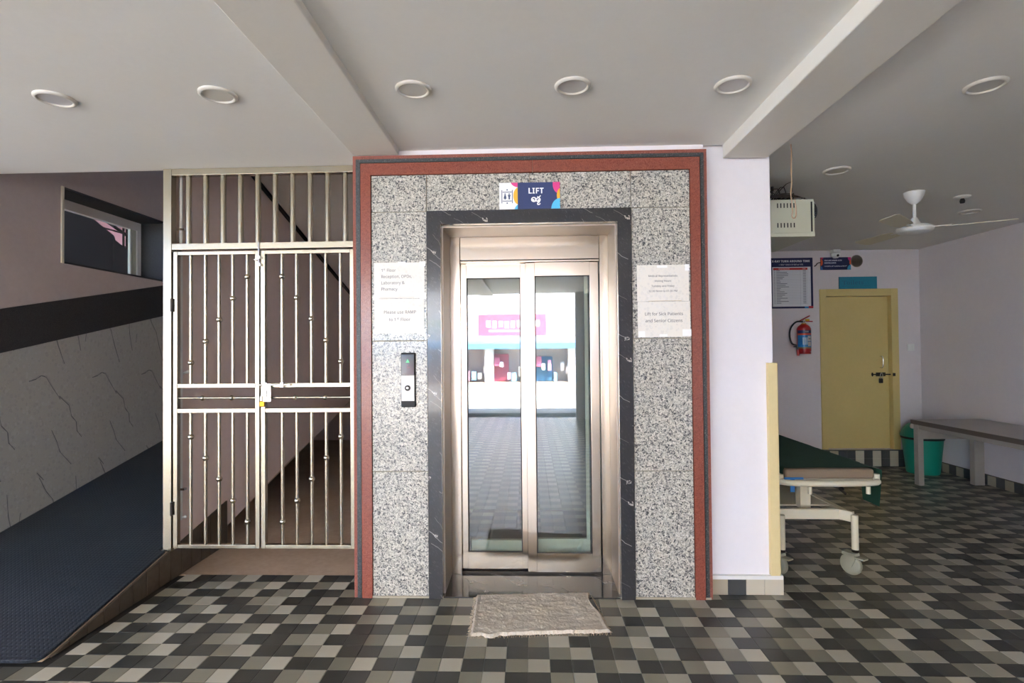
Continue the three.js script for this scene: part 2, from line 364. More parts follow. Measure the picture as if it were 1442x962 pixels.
// --- ramp wall on the left with window, black band, marble dado
const rampY = (z) => 0.22 * (0.73 - z);
{
  const w = structGroup('wall_left', 'beige wall along the ramp with black granite band and white marble dado', 'wall');
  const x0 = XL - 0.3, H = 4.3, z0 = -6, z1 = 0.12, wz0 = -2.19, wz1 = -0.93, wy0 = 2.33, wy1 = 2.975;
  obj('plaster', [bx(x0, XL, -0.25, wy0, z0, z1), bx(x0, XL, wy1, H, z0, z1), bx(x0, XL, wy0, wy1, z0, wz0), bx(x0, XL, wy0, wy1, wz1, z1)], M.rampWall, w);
  const strip = (a, b, t) => prismZY([[z1, rampY(z1) + a], [z1, rampY(z1) + b], [z0, rampY(z0) + b], [z0, rampY(z0) + a]], XL, XL + t);
  obj('granite_band', [strip(1.332, 1.656, 0.018)], M.blackGranite, w);
  obj('marble_dado', [strip(0.0, 1.332, 0.014)], M.dado, w);
}
{
  const w = structGroup('window_1', 'small sliding window in the ramp wall with black granite reveal', 'window');
  const z0 = -2.19, z1 = -0.93, y0 = 2.33, y1 = 2.975, xa = XL - 0.3, xf = -4.15;
  obj('reveal_slab', [bx(xf, XL + 0.002, y0, y1, z0, z0 + 0.018)], M.blackGranite, w);
  obj('reveal_slab', [bx(xf, XL + 0.002, y1 - 0.018, y1, z0 + 0.018, z1)], M.blackGranite, w);
  obj('window_sill', [bx(xf, XL + 0.004, y0, y0 + 0.016, z0 + 0.018, z1)], M.blackGranite, w);
  obj('edge_trim', [bx(XL - 0.02, XL + 0.012, y0, y1, z1 - 0.006, z1 + 0.016)], M.offwhite, w);
  const fa = z0 + 0.02, fb = z1 - 0.002, ya = y0 + 0.018, yb = y1 - 0.02, m = M.white;
  obj('window_frame', [bx(xf - 0.05, xf, yb - 0.085, yb, fa, fb), bx(xf - 0.05, xf, ya, ya + 0.03, fa, fb), bx(xf - 0.05, xf, ya + 0.03, yb - 0.085, fa, fa + 0.055), bx(xf - 0.05, xf, ya + 0.03, yb - 0.085, fb - 0.05, fb)], m, w);
  obj('sash', [bx(xf - 0.04, xf - 0.012, ya + 0.03, yb - 0.085, fa + 0.055, fa + 0.1), bx(xf - 0.04, xf - 0.012, ya + 0.03, yb - 0.085, fa + 0.11, fa + 0.135)], M.paleFrame, w);
  obj('pane', [bx(xf - 0.028, xf - 0.024, ya + 0.03, yb - 0.085, fa + 0.1, fa + 0.11)], M.winGlass, w);
  obj('pane', [bx(xf - 0.028, xf - 0.024, ya + 0.03, yb - 0.085, fa + 0.135, fb - 0.05)], M.winGlass, w);
}
// --- ramp body and curb
{
  const r = structGroup('floor_ramp', 'concrete ramp rising past the gate with a brown tiled curb', 'ramp');
  const prof = [[0.73, 0], [-0.94, 0], [-0.94, 0.146]];
  for (let z = -1.2; z > -6; z -= 0.6) prof.push([z, 0.146 + 0.243 * (-0.94 - z)]);
  prof.push([-6, 1.35], [-6, rampY(-6)]);
  obj('ramp_slab', [prismZY(prof, XL + 0.014, -2.5)], M.cement, r);
  for (let z = 0.69; z > -0.93; z -= 0.115) {
    const a = z, b = Math.max(z - 0.108, -0.938), ya = rampY(a) - 0.006, yb = rampY(b) - 0.006;
    if (a - b < 0.02) break;
    obj('curb_tile', [prismZY([[a, 0], [b, 0], [b, yb], [a, Math.max(ya, 0.004)]], -2.5, -2.488 + rnd() * 0.003)], M.curb, r);
  }
}
// --- wall of the upper flight seen through the gate
{
  const w = structGroup('wall_passage', 'brownish pink wall of the ramp seen through the steel gate', 'wall');
  const top = (z) => 3.19 + 0.304 * (z + 1.34), under = (z) => 0.15 + 0.243 * (-0.94 - z);
  obj('plaster', [prismZY([[-0.28, rampY(-0.28)], [-0.94, rampY(-0.94) - 0.22], [-2.1, under(-2.1) + 0.02], [-3, under(-3) - 0.01], [-4.4, under(-4.4) + 0.02], [-6, under(-6)], [-6, top(-6)], [-0.28, top(-0.28)]], -2.545, -2.497)], M.pinkWall, w);
  obj('flight_soffit', [prismZY([[-0.3, top(-0.3)], [-6, top(-6)], [-6, top(-6) + 0.16], [-0.3, top(-0.3) + 0.16]], -2.545, -1.12)], M.pinkWall2, w);
  obj('edge_strip', [prismZY([[-0.28, top(-0.28) - 0.035], [-6, top(-6) - 0.035], [-6, top(-6)], [-0.28, top(-0.28)]], -2.5, -2.478)], M.matteBlack, w);
}
struct(obj('wall_back_passage', [bx(-4.2, -1.0, -0.25, 4.3, -6.2, -6)], M.pinkWall), 'end wall of the passage behind the gate', 'wall');
struct(obj('ceiling_passage', [bx(-4.2, -1.0, 4.3, 4.5, -6.2, -0.245), bx(-4.2, -1.12, 3.17, 4.3, -0.36, -0.245)], M.pinkWall2), 'ceiling over the ramp passage', 'ceiling');

// --- waiting room on the right
{
  const hole = new THREE.Shape([[1.4, 0], [XR + 0.2, 0], [XR + 0.2, HR + 0.3], [1.4, HR + 0.3]].map((p) => new THREE.Vector2(...p)));
  const door = new THREE.Path([[3.93, 0.215], [3.93, 2.245], [4.78, 2.245], [4.78, 0.215]].map((p) => new THREE.Vector2(...p)));
  const pipe = new THREE.Path(); pipe.absarc(4.343, 2.705, 0.078, 0, Math.PI * 2);
  hole.holes.push(door, pipe);
  const g = new THREE.ExtrudeGeometry(hole, { depth: 0.2, bevelEnabled: false, curveSegments: 24 }); g.translate(0, 0, -4.0);
  struct(obj('wall_back', [triUV(g)], M.lilacRoom), 'lilac white back wall of the waiting room', 'wall');
}
struct(obj('wall_right', [bx(XR, XR + 0.2, 0, HR + 0.3, -3.8, ZE)], M.lilacRoom), 'plain lilac white side wall behind the table', 'wall');
struct(obj('wall_front', [bx(1.05, XR + 0.2, 0, 3.17, ZE - 0.2, ZE)], M.lilacRoom), 'lilac white wall beside the street opening', 'wall');
struct(obj('added_shade_wall', [bx(2.9, 3.05, 0, HR + 0.3, 2.2, ZE - 0.2)], M.lilacRoom), 'plain unseen wall added to dim the waiting room', 'wall');  // unseen wall, added to keep daylight out of the waiting room
struct(obj('added_leak_box', [bx(3.4, 5.4, -0.2, 3.17, -5.3, -5.2), bx(3.3, 3.4, -0.2, 3.17, -5.3, -4.0), bx(5.3, 5.4, -0.2, 3.17, -5.3, -4.0), bx(3.3, 5.4, 3.17, 3.3, -5.3, -4.0), bx(3.3, 5.4, -0.2, 0, -5.3, -4.0)], M.lilacRoom), 'lilac unseen box added behind the yellow door against light leaks', 'wall');  // closed box added out of sight, stops light leaking round the door
// skirting tiles
const skirtMats = [S({ color: 0xbdb29c, roughness: 0.3 }), S({ color: 0x4a4b4b, roughness: 0.3 }), S({ color: 0xa79c86, roughness: 0.3 }), S({ color: 0xc4bba6, roughness: 0.3 })];
{
  const b = structGroup('baseboard_pillar', 'row of beige and grey skirting tiles at the foot of the white pillar', 'baseboard');
  obj('cement_fillet', [bx(1.135, 1.592, 0, 0.118, -0.4, -0.072), bx(1.135, 1.592, 0.1, 0.124, -0.079, -0.056)], M.white, b);
  const e = [1.135, 1.246, 1.36, 1.475, 1.595];
  for (let i = 0; i < 4; i++) obj('skirting_tile', [bx(e[i] + 0.001, e[i + 1] - 0.001, 0.002, 0.1, -0.072, -0.058, 0.002)], skirtMats[[2, 1, 3, 3][i]], b);
}
{
  const b = structGroup('baseboard_right', 'alternating dark and beige skirting tiles along the side wall', 'baseboard');
  for (let i = 0; i < 34; i++) obj('skirting_tile', [bx(XR - 0.012, XR, 0.002, 0.11, -3.79 + i * 0.11, -3.79 + i * 0.11 + 0.108)], skirtMats[i % 2 ? 2 : 1], b);
  obj('cement_fillet', [bx(XR - 0.014, XR, 0.11, 0.118, -3.79, 0)], M.tableEdge, b);
}
{
  const b = structGroup('baseboard_back', 'dark skirting tiles along the foot of the back wall', 'baseboard');
  for (let i = 0; i < 21; i++) obj('skirting_tile', [bx(1.58 + i * 0.11, 1.688 + i * 0.11, 0.002, 0.11, -3.8, -3.788)], skirtMats[i % 2 ? 2 : 1], b);
  obj('skirting_tile', [bx(4.93, 5.03, 0.002, 0.1, -3.8, -3.788)], M.dark, b); obj('skirting_tile', [bx(5.032, 5.136, 0.002, 0.1, -3.8, -3.788)], M.dark, b);
}
{
  const b = structGroup('door_step', 'low tiled step below the yellow door', 'step');
  obj('step_core', [bx(3.82, 4.92, 0, 0.205, -4.0, -3.772)], M.grout, b);
  obj('step_top', [bx(3.815, 4.93, 0.205, 0.214, -3.98, -3.752)], skirtMats[1], b);
  const pat = [3, 1, 1, 1, 3, 1, 3, 1, 3, 1];
  for (let i = 0; i < 10; i++) for (let j = 0; j < 2; j++) obj('step_tile', [bx(3.822 + i * 0.1098, 3.93 + i * 0.1098, 0.002 + j * 0.102, 0.1025 + j * 0.1015, -3.772, -3.758, 0.002)], skirtMats[j && i < 3 ? [1, 3, 1][i] : [1, 2, 1, 1, 3, 1, 3, 1, 3, 1][i]], b);
}

// ================================================================ LIFT DOORS
{
  const w = structGroup('door_1', 'brushed steel two panel lift door with tall glass panes', 'lift door');
  const z0 = -0.34;
  obj('jamb_return', [bx(-0.562, -0.555, 0.006, 2.376, z0, -0.05)], M.steelReturn, w);
  obj('jamb', [bx(-0.555, -0.486, 0.006, 2.376, z0 - 0.06, z0, 0.002)], M.steel, w);
  obj('jamb_return', [bx(0.555, 0.562, 0.006, 2.376, z0, -0.05)], M.steelReturn, w);
  obj('jamb', [bx(0.494, 0.555, 0.006, 2.376, z0 - 0.06, z0, 0.002)], M.steel, w);
  obj('soffit', [bx(-0.555, 0.555, 2.368, 2.376, z0 - 0.06, -0.05)], M.steelReturn, w);
  obj('header', [bx(-0.484, 0.492, 2.205, 2.368, z0 - 0.05, z0 - 0.006, 0.002)], M.steelDoor, w);
  obj('header_lip', [bx(-0.484, 0.492, 2.184, 2.2, z0 - 0.05, z0 + 0.002, 0.004)], M.steelDoor, w);
  obj('track', [bx(-0.484, 0.492, 0.006, 0.02, z0 - 0.14, z0 - 0.01)], M.darkMetal, w);
  const leaf = (x0, x1, z, gx0, gx1, gy0, gy1, yb, ribs) => {
    const l = new THREE.Group(); l.name = 'door_leaf'; w.add(l); const t = 0.03;
    obj('leaf_frame', [bx(x0, gx0, yb, 2.182, z - t, z, 0.003), bx(gx1, x1, yb, 2.182, z - t, z, 0.003), bx(gx0, gx1, yb, gy0, z - t, z - 0.0005), bx(gx0, gx1, gy1, 2.182, z - t, z - 0.0005)], M.steelDoor, l);
    obj('pane', [bx(gx0 - 0.004, gx1 + 0.004, gy0 - 0.004, gy1 + 0.004, z - 0.014, z - 0.008)], M.glass, l);
    obj('gasket', [bx(gx0, gx0 + 0.006, gy0, gy1, z - 0.0075, z - 0.002), bx(gx1 - 0.005, gx1, gy0, gy1, z - 0.0075, z - 0.002), bx(gx0, gx1, gy1 - 0.006, gy1, z - 0.0075, z - 0.002), bx(gx0, gx1, gy0, gy0 + 0.005, z - 0.0075, z - 0.002)], M.dark, l);
    obj('edge_groove', ribs.map((x) => bx(x - 0.0025, x + 0.0025, yb + 0.005, 2.178, z - 0.001, z + 0.0012)), M.steel, l);
  };
  leaf(-0.486, -0.004, z0 - 0.042, -0.443, -0.062, 0.145, 2.083, 0.027, [-0.012]);
  leaf(-0.024, 0.486, z0 - 0.008, 0.041, 0.424, 0.15, 2.088, 0.02, [0.004, 0.474]);
  // car doors behind, with pale bottom rails
  obj('inner_frame', [bx(-0.43, -0.055, 0.12, 0.205, z0 - 0.14, z0 - 0.11), bx(0.035, 0.42, 0.12, 0.215, z0 - 0.14, z0 - 0.11), bx(0.398, 0.42, 0.215, 2.1, z0 - 0.14, z0 - 0.11)], M.paleFrame, w);
}
{
  const c = thing('lift_car', 'dim steel lift car behind the glass doors', 'lift car', [0, 0, 0]);
  obj('car_floor', [bx(-0.62, 0.62, 0.0, 0.03, -1.75, -0.58)], M.dark, c);
  obj('back_panel', [bx(-0.62, 0.62, 0.03, 2.3, -1.78, -1.75)], M.cabin, c);
  obj('side_panel', [bx(-0.65, -0.62, 0.03, 2.3, -1.75, -0.58)], M.cabin, c);
  obj('side_panel', [bx(0.62, 0.65, 0.03, 2.3, -1.75, -0.58)], M.cabin, c);
  obj('car_ceiling', [bx(-0.65, 0.65, 2.3, 2.34, -1.78, -0.58)], M.cabin, c);
}

// ================================================================ SIGNS AND NOTICES
const printed = (w, h, draw) => { const t = canvasTex(w, h, draw); return S({ map: t, roughness: 0.55 }); };
function sheet(parent, name, x0, x1, y0, y1, z, t, mat, edge) {   // a thin slab with a printed front
  obj(name, [bx(x0, x1, y0, y1, z, z + t)], edge, parent);
  const g = new THREE.PlaneGeometry(x1 - x0, y1 - y0); g.translate((x0 + x1) / 2, (y0 + y1) / 2, z + t + 0.0006);
  const o = new THREE.Mesh(g, mat); o.name = 'print'; o.receiveShadow = o.castShadow = true; parent.add(o); return o;
}
{
  const g = thing('lift_sign', 'dark blue LIFT sign with coloured petals and lift pictogram', 'sign');
  const m = printed(768, 338, (k, w, h) => {
    k.fillStyle = '#f1f0ee'; k.fillRect(0, 0, w, h);
    const X = w * 0.305;
    k.save(); k.beginPath(); k.rect(0, 0, X, h); k.clip();
    k.fillStyle = '#e0418c'; k.beginPath(); k.ellipse(X + 20, -20, 110, 80, 0, 0, 7); k.fill();
    k.fillStyle = '#eeb634'; k.beginPath(); k.ellipse(X + 20, h * 0.5, 76, 112, 0, 0, 7); k.fill();
    k.fillStyle = '#56bfe6'; k.beginPath(); k.ellipse(X + 30, h + 20, 72, 86, 0, 0, 7); k.fill(); k.restore();
    k.strokeStyle = '#4a5872'; k.lineWidth = 9; for (const [a, b, c, d] of [[33, 92, 33, 260], [166, 92, 166, 260], [42, 118, 158, 118], [42, 232, 158, 232]]) { k.beginPath(); k.moveTo(a, b); k.lineTo(c, d); k.stroke(); }
    k.fillStyle = '#3a4868'; for (const y of [90, 258]) { k.beginPath(); k.arc(100, y, 9, 0, 7); k.fill(); }
    for (const [x, dress] of [[74, 1], [126, 0]]) {
      k.beginPath(); k.arc(x, 143, 9, 0, 7); k.fill(); k.beginPath();
      if (dress) { k.moveTo(x - 9, 154); k.lineTo(x + 9, 154); k.lineTo(x + 19, 200); k.lineTo(x - 19, 200); } else { k.moveTo(x - 19, 154); k.lineTo(x + 19, 154); k.lineTo(x + 10, 180); k.lineTo(x + 9, 212); k.lineTo(x - 9, 212); k.lineTo(x - 10, 180); }
      k.closePath(); k.fill(); if (dress) k.fillRect(x - 8, 198, 16, 14);
    }
    k.fillStyle = '#2c3b69'; k.fillRect(X, 0, w - X, h);
    k.save(); k.beginPath(); k.rect(X, 0, w - X, h); k.clip();
    k.fillStyle = '#e0418c'; k.beginPath(); k.ellipse(w - 8, 10, 82, 132, 0.1, 0, 7); k.fill();
    k.fillStyle = '#eeb634'; k.beginPath(); k.ellipse(w + 22, h * 0.5, 62, 98, 0, 0, 7); k.fill();
    k.fillStyle = '#56bfe6'; k.beginPath(); k.ellipse(w, h + 10, 112, 142, 0, 0, 7); k.fill(); k.restore();
    k.fillStyle = '#fbfbfb'; k.font = 'bold 100px sans-serif'; k.textAlign = 'center'; k.fillText('LIFT', X + (w - X) * 0.43, 142);
    k.strokeStyle = '#fbfbfb'; k.lineWidth = 14; k.lineCap = 'round';       // the same word in Telugu letters
    const s = (f) => { k.beginPath(); f(); k.stroke(); };
    s(() => { k.arc(436, 218, 26, 2.2, 8.0); }); s(() => { k.arc(428, 228, 10, 0, 6.3); }); s(() => { k.moveTo(456, 196); k.lineTo(462, 240); });
    s(() => { k.arc(494, 222, 24, 3.4, 9.0); }); s(() => { k.moveTo(486, 184); k.lineTo(502, 192); k.lineTo(520, 172); }); s(() => { k.arc(500, 228, 8, 0, 6.3); });
    s(() => { k.moveTo(508, 250); k.quadraticCurveTo(478, 262, 486, 280); k.quadraticCurveTo(500, 290, 516, 272); });
  });
  sheet(g, 'sign_board', -0.183, 0.203, 2.466, 2.636, 0.0012, 0.008, m, M.white);
}
const txt = (k, lines, x, y, px, lh, align, col = '#3d3a36') => { k.fillStyle = col; k.textAlign = align; k.font = `${px}px sans-serif`; lines.forEach((l, i) => k.fillText(l, x, y + i * lh)); };
function notice(label, x0, x1, y0, y1, draw, tapes) {
  const g = thing('paper_notice', label, 'notice');
  sheet(g, 'paper', x0, x1, y0, y1, 0.0012, 0.001, printed(700, 490, (k, w, h) => { k.fillStyle = '#e8e2d6'; k.fillRect(0, 0, w, h); for (let i = 0; i < 300; i++) { const v = 222 + rnd() * 12 | 0; k.fillStyle = `rgb(${v},${v - 5},${v - 15})`; k.beginPath(); k.arc(rnd() * w, rnd() * h, 4 + rnd() * 16, 0, 7); k.fill(); } draw(k); }), M.paper);
  for (const [a, b, c, d] of tapes) obj('tape', [bx(a, b, c, d, 0.0032, 0.0036)], M.tape, g);
}
notice('upper paper notice reading 1st Floor Reception, OPDs, Laboratory and Phamacy', -0.995, -0.669, 1.907, 2.137, (k) => {
  txt(k, ['Reception, OPDs,', 'Laboratory &', 'Phamacy'], 98, 210, 56, 86, 'left'); txt(k, ['1'], 100, 124, 56, 0, 'left'); txt(k, ['st'], 131, 102, 34, 0, 'left'); txt(k, ['Floor'], 176, 124, 56, 0, 'left');
  k.strokeStyle = '#b7ab97'; k.lineWidth = 4; k.beginPath(); k.moveTo(80, 482); k.lineTo(560, 478); k.stroke();
}, [[-0.84, -0.79, 2.12, 2.142], [-0.7, -0.662, 2.112, 2.142], [-1.0, -0.965, 1.9, 1.93], [-0.7, -0.66, 1.9, 1.94]]);
notice('lower paper notice reading Please use RAMP to 1st Floor', -0.994, -0.672, 1.682, 1.904, (k) => {
  txt(k, ['Please use RAMP'], 360, 210, 60, 0, 'center'); txt(k, ['to 1'], 205, 314, 60, 0, 'left'); txt(k, ['st'], 320, 290, 36, 0, 'left'); txt(k, ['Floor'], 368, 314, 60, 0, 'left');
}, [[-1.0, -0.96, 1.676, 1.705], [-0.88, -0.8, 1.674, 1.7], [-0.72, -0.664, 1.674, 1.71]]);
notice('upper paper notice with Medical Representatives visiting hours', 0.684, 1.009, 1.868, 2.098, (k) => {
  txt(k, ['Medical Representatives', 'Visiting Hours', 'Tuesday and Friday', '12.00 Noon to 01.00 PM'], 350, 160, 36, 68, 'center', '#4a4640');
  k.strokeStyle = '#b99f6a'; k.lineWidth = 5; k.beginPath(); k.moveTo(150, 486); k.lineTo(370, 484); k.lineTo(600, 486); k.stroke();
}, [[0.81, 0.875, 2.08, 2.095], [0.985, 1.012, 2.06, 2.1]]);
notice('lower paper notice reading Lift for Sick Patients and Senior Citizens', 0.686, 1.014, 1.642, 1.866, (k) => {
  txt(k, ['Lift for Sick Patients', 'and Senior Citizens'], 350, 190, 58, 94, 'center');
}, [[0.69, 0.73, 1.642, 1.68], [0.82, 0.87, 1.645, 1.66], [0.965, 1.02, 1.648, 1.69]]);
// call panel
{
  const g = thing('lift_call_panel', 'narrow lift call panel with dark screen and round button', 'call panel');
  const x0 = -0.822, x1 = -0.728, y0 = 1.21, y1 = 1.558;
  obj('housing', [bx(x0, x1, y0, y1, 0.0005, 0.018, 0.009)], M.dark, g);
  const scr = printed(128, 192, (k, w, h) => {
    k.fillStyle = '#3b4347'; k.fillRect(0, 0, w, h);
    k.fillStyle = '#52d884'; k.beginPath(); k.moveTo(64, 40); k.lineTo(84, 76); k.lineTo(44, 76); k.closePath(); k.fill();
    k.fillStyle = '#a0405a'; for (let i = 0; i < 5; i++) k.fillRect(58 + i * 6, 116 + (i % 2) * 6, 4, 4);
    k.fillRect(58, 100, 10, 4);
  });
  sheet(g, 'screen', x0 + 0.006, x1 - 0.008, 1.416, 1.545, 0.0182, 0.002, scr, M.dark);
  scr.roughness = 0.08;
  obj('face_plate', [bx(x0 + 0.004, x1 - 0.006, 1.25, 1.414, 0.012, 0.0205, 0.003)], M.white, g);
  obj('button_ring', [lathe([[0, 0], [0.018, 0], [0.018, 0.004], [0.013, 0.006], [0, 0.003]], 0, 0, 0, 24).rotateX(Math.PI / 2).translate(-0.777, 1.333, 0.0203)], M.darkMetal, g);
  obj('button', [sph(0.01, -0.777, 1.333, 0.0255, 1, 1, 0.35)], M.chrome, g);
}
// door mat
{
  const g = thing('door_mat', 'worn beige cotton door mat with frayed edges before the lift', 'mat');
  const A = [-0.352, -0.012], B = [0.372, -0.052], C = [0.432, 0.412], D = [-0.338, 0.462], nx = 90, nz = 60, pos = [], col = [], idx = [];
  const n1 = fbm(128, 6, 5, 301), n2 = fbm(128, 20, 3, 707);
  const nz2 = (u, v, a) => a[(Math.floor(v * 127)) * 128 + Math.floor(u * 127)];
  for (let j = 0; j <= nz; j++) for (let i = 0; i <= nx; i++) {
    const u = i / nx, v = j / nz; let x = (A[0] * (1 - u) + B[0] * u) * (1 - v) + (D[0] * (1 - u) + C[0] * u) * v, z = (A[1] * (1 - u) + B[1] * u) * (1 - v) + (D[1] * (1 - u) + C[1] * u) * v;
    const edge = i === 0 || i === nx || j === 0 || j === nz;
    if (edge) { x += (rnd() - 0.5) * 0.014; z += (rnd() - 0.5) * 0.014; }
    if (v > 0.9 && u > 0.08 && u < 0.2) z += 0.022 * (v - 0.9) * 10 * Math.sin((u - 0.08) / 0.12 * Math.PI);
    if (u > 0.94 && v < 0.55) x -= 0.03 * Math.sin(v / 0.55 * Math.PI) * (u - 0.94) / 0.06;
    const hN = nz2(u, v, n1), f = nz2(u, v, n2), y = edge ? 0.004 : 0.009 + hN * 0.01 + f * 0.006 + (Math.min(u, 1 - u, v, 1 - v) < 0.03 ? 0.003 : 0) + (rnd() - 0.5) * 0.002;
    pos.push(x, y, z); const t = 0.78 + hN * 0.4; col.push(0.6 * t, 0.52 * t, 0.41 * t);
  }
  for (let j = 0; j < nz; j++) for (let i = 0; i < nx; i++) { const a = j * (nx + 1) + i, b = a + nx + 1; idx.push(a, b, a + 1, b, b + 1, a + 1); }
  const ge = new THREE.BufferGeometry(); ge.setAttribute('position', new THREE.Float32BufferAttribute(pos, 3)); ge.setAttribute('color', new THREE.Float32BufferAttribute(col, 3)); ge.setIndex(idx); ge.computeVertexNormals();
  ge.setAttribute('uv', new THREE.Float32BufferAttribute(pos.flatMap((_, i) => i % 3 ? [] : [pos[i], pos[i + 2]]), 2));
  obj('pile', [ge], S({ vertexColors: true, roughness: 0.95, bumpMap: bumpFine, bumpScale: 0.003 }), g);
  const fr = [];
  const side = (P, Q, n, ox, oz) => { for (let i = 0; i < n; i++) { const t = (i + rnd()) / n, x = P[0] + (Q[0] - P[0]) * t, z = P[1] + (Q[1] - P[1]) * t; fr.push(bar([x, 0.006, z], [x + ox * (0.01 + rnd() * 0.012) + (rnd() - 0.5) * 0.008, 0.0015, z + oz * (0.01 + rnd() * 0.012) + (rnd() - 0.5) * 0.008], 0.0016, 4)); } };
  side(A, D, 70, -1, 0); side(B, C, 60, 0.6, 0); side(D, C, 90, 0, 1); side(A, B, 80, 0, -0.5);
  const fo = obj('fringe', fr, S({ color: 0xb7a68d, roughness: 0.95 }), g); fo.userData.kind = 'stuff';
}

// ================================================================ STEEL GATE
{
  const Z = -0.23, ht = 0.02, sq = (x0, x1, y0, y1, t = ht) => bx(x0, x1, y0, y1, Z - t, Z + t, 0.003);
  const f = thing('fixed_grille', 'fixed stainless steel gate surround with a row of thick upright bars on top', 'grille', [0, 0, 0]);
  obj('post', [sq(-2.526, -2.468, 0.208, 2.846, 0.028)], M.gateSteel, f);
  obj('post', [sq(-1.19, -1.14, 0.0, 2.846, 0.028)], M.gateSteel, f);
  obj('top_rail', [sq(-2.468, -1.19, 2.8, 2.846, 0.026)], M.gateSteel, f);
  obj('transom_rail', [sq(-2.468, -1.19, 2.282, 2.326, 0.026)], M.gateSteel, f);
  for (let i = 0; i < 10; i++) obj('upright_bar', [cyl(0.019, 0.019, 0.474, -2.362 + i * 0.1225, 2.563, Z, 18)], M.gateSteel, f);
  const leaf = (label, x0, x1, xs, up, dn, rodBalls) => {
    const g = thing('gate_leaf', label, 'gate', [0, 0, 0], 'two leaves of the steel gate');
    const w = 0.03, a = x0 + w, b = x1 - w;
    obj('stile', [sq(x0, a, 0.226, 2.272, 0.018)], M.gateSteel, g); obj('stile', [sq(b, x1, 0.226, 2.272, 0.018)], M.gateSteel, g);
    for (const [y0, y1] of [[2.246, 2.272], [1.327, 1.356], [1.155, 1.184], [0.226, 0.252]]) obj('rail', [sq(a, b, y0, y1, 0.017)], M.gateSteel, g);
    xs.forEach((x, i) => {
      for (const [y0, y1, yb] of [[1.356, 2.246, up[i]], [0.252, 1.155, dn[i]]]) {
        const r = obj('baluster', [cyl(0.0115, 0.0115, y1 - y0, x, (y0 + y1) / 2, Z, 14)], M.gateSteel, g);
        obj('knob', [lathe([[0.0115, -0.017], [0.017, -0.012], [0.0215, 0], [0.017, 0.012], [0.0115, 0.017]], x, yb, Z, 20)], M.knob, r);
      }
    });
    const rod = obj('horizontal_rod', [cyl(0.008, 0.008, b - a, (a + b) / 2, 1.256, Z, 12, 'x')], M.gateSteel, g);
    for (const x of rodBalls) obj('knob', [sph(0.018, x, 1.256, Z, 0.9, 1, 1)], M.knob, rod);
    return g;
  };
  const U = [1.502, 1.648, 1.798, 1.944, 2.092], D = [0.988, 0.842, 0.698, 0.551, 0.406];
  const L = leaf('stainless steel gate leaf beside the blue ramp', -2.462, -1.856, [-2.347, -2.243, -2.147, -2.05, -1.948], U, D, [-2.265, -2.06]);
  const R = leaf('stainless steel gate leaf beside the granite lift surround', -1.846, -1.196, [-1.704, -1.602, -1.499, -1.398, -1.296], [...U].reverse(), [...D].reverse(), [-1.616, -1.405]);
  for (const y of [0.5, 1.9]) obj('hinge', [cyl(0.01, 0.01, 0.09, -2.465, y, Z + 0.026, 10)], M.darkMetal, L);
  obj('tower_bolt', [cyl(0.006, 0.006, 0.16, -1.852, 2.245, Z + 0.03, 10), bx(-1.866, -1.838, 2.16, 2.18, Z + 0.018, Z + 0.04), bx(-1.866, -1.838, 2.21, 2.23, Z + 0.018, Z + 0.04), cyl(0.005, 0.005, 0.03, -1.868, 2.205, Z + 0.035, 8, 'x')], M.chrome, L);
  obj('slide_bolt', [cyl(0.007, 0.007, 0.26, -1.765, 1.345, Z + 0.03, 10, 'x'), bx(-1.815, -1.795, 1.33, 1.36, Z + 0.017, Z + 0.04), bx(-1.7, -1.68, 1.33, 1.36, Z + 0.017, Z + 0.04)], M.chrome, R);
  const hasp = obj('hasp_plate', [prismXY([[-1.82, 1.232], [-1.768, 1.232], [-1.768, 1.352], [-1.82, 1.352]], Z + 0.034, Z + 0.038)], M.chrome, R);
  obj('slot', [bx(-1.797, -1.79, 1.262, 1.31, Z + 0.0375, Z + 0.0386)], M.dark, hasp);
  const p = thing('padlock', 'small brass padlock hanging on the steel gate bolt', 'padlock', [0, 0, 0]);
  obj('body', [bx(-1.846, -1.81, 1.196, 1.236, Z + 0.022, Z + 0.04, 0.006)], M.brass, p);
  obj('shackle', [tube([[-1.84, 1.232, Z + 0.031], [-1.84, 1.262, Z + 0.031], [-1.829, 1.276, Z + 0.031], [-1.818, 1.262, Z + 0.031], [-1.818, 1.232, Z + 0.031]], 0.0035, 20, 8)], M.chrome, p);
}
{
  const g = thing('conduit_pipe', 'thin white conduit pipe clipped upright behind the gate post', 'pipe');
  obj('pipe', [cyl(0.011, 0.011, 2.45, -2.474, 1.615, -0.315, 12)], M.white, g);
  obj('clamp', [bx(-2.497, -2.44, 2.44, 2.455, -0.33, -0.3)], M.chrome, g);
  obj('clamp', [bx(-2.497, -2.44, 0.6, 0.615, -0.33, -0.3)], M.chrome, g);
}
for (const [y, z, lab] of [[1.42, -0.36, 'white wall hook high on the pink wall inside the gate'], [0.4, -0.33, 'white wall hook low on the pink wall inside the gate']]) {
  const g = thing('wall_hook', lab, 'hook');
  obj('stem', [bar([-2.497, y, z], [-2.44, y + 0.012, z + 0.02], 0.008, 12)], M.white, g);
  obj('tip', [sph(0.012, -2.438, y + 0.014, z + 0.021)], M.white, g);
}
{
  const g = new THREE.Group(); g.name = 'sloping_conduit'; scene.getObjectByName('wall_passage').add(g);
  const top = (z) => 3.19 + 0.304 * (z + 1.34) - 0.06;
  obj('pipe', [bar([-2.47, top(-0.6), -0.6], [-2.47, top(-5.6), -5.6], 0.011, 12)], M.darkMetal, g);
  for (const z of [-1.4, -2.5, -3.6, -4.7]) obj('clip', [bx(-2.497, -2.455, top(z) - 0.018, top(z) + 0.018, z - 0.015, z + 0.015, 0.004)], M.darkMetal, g);
}

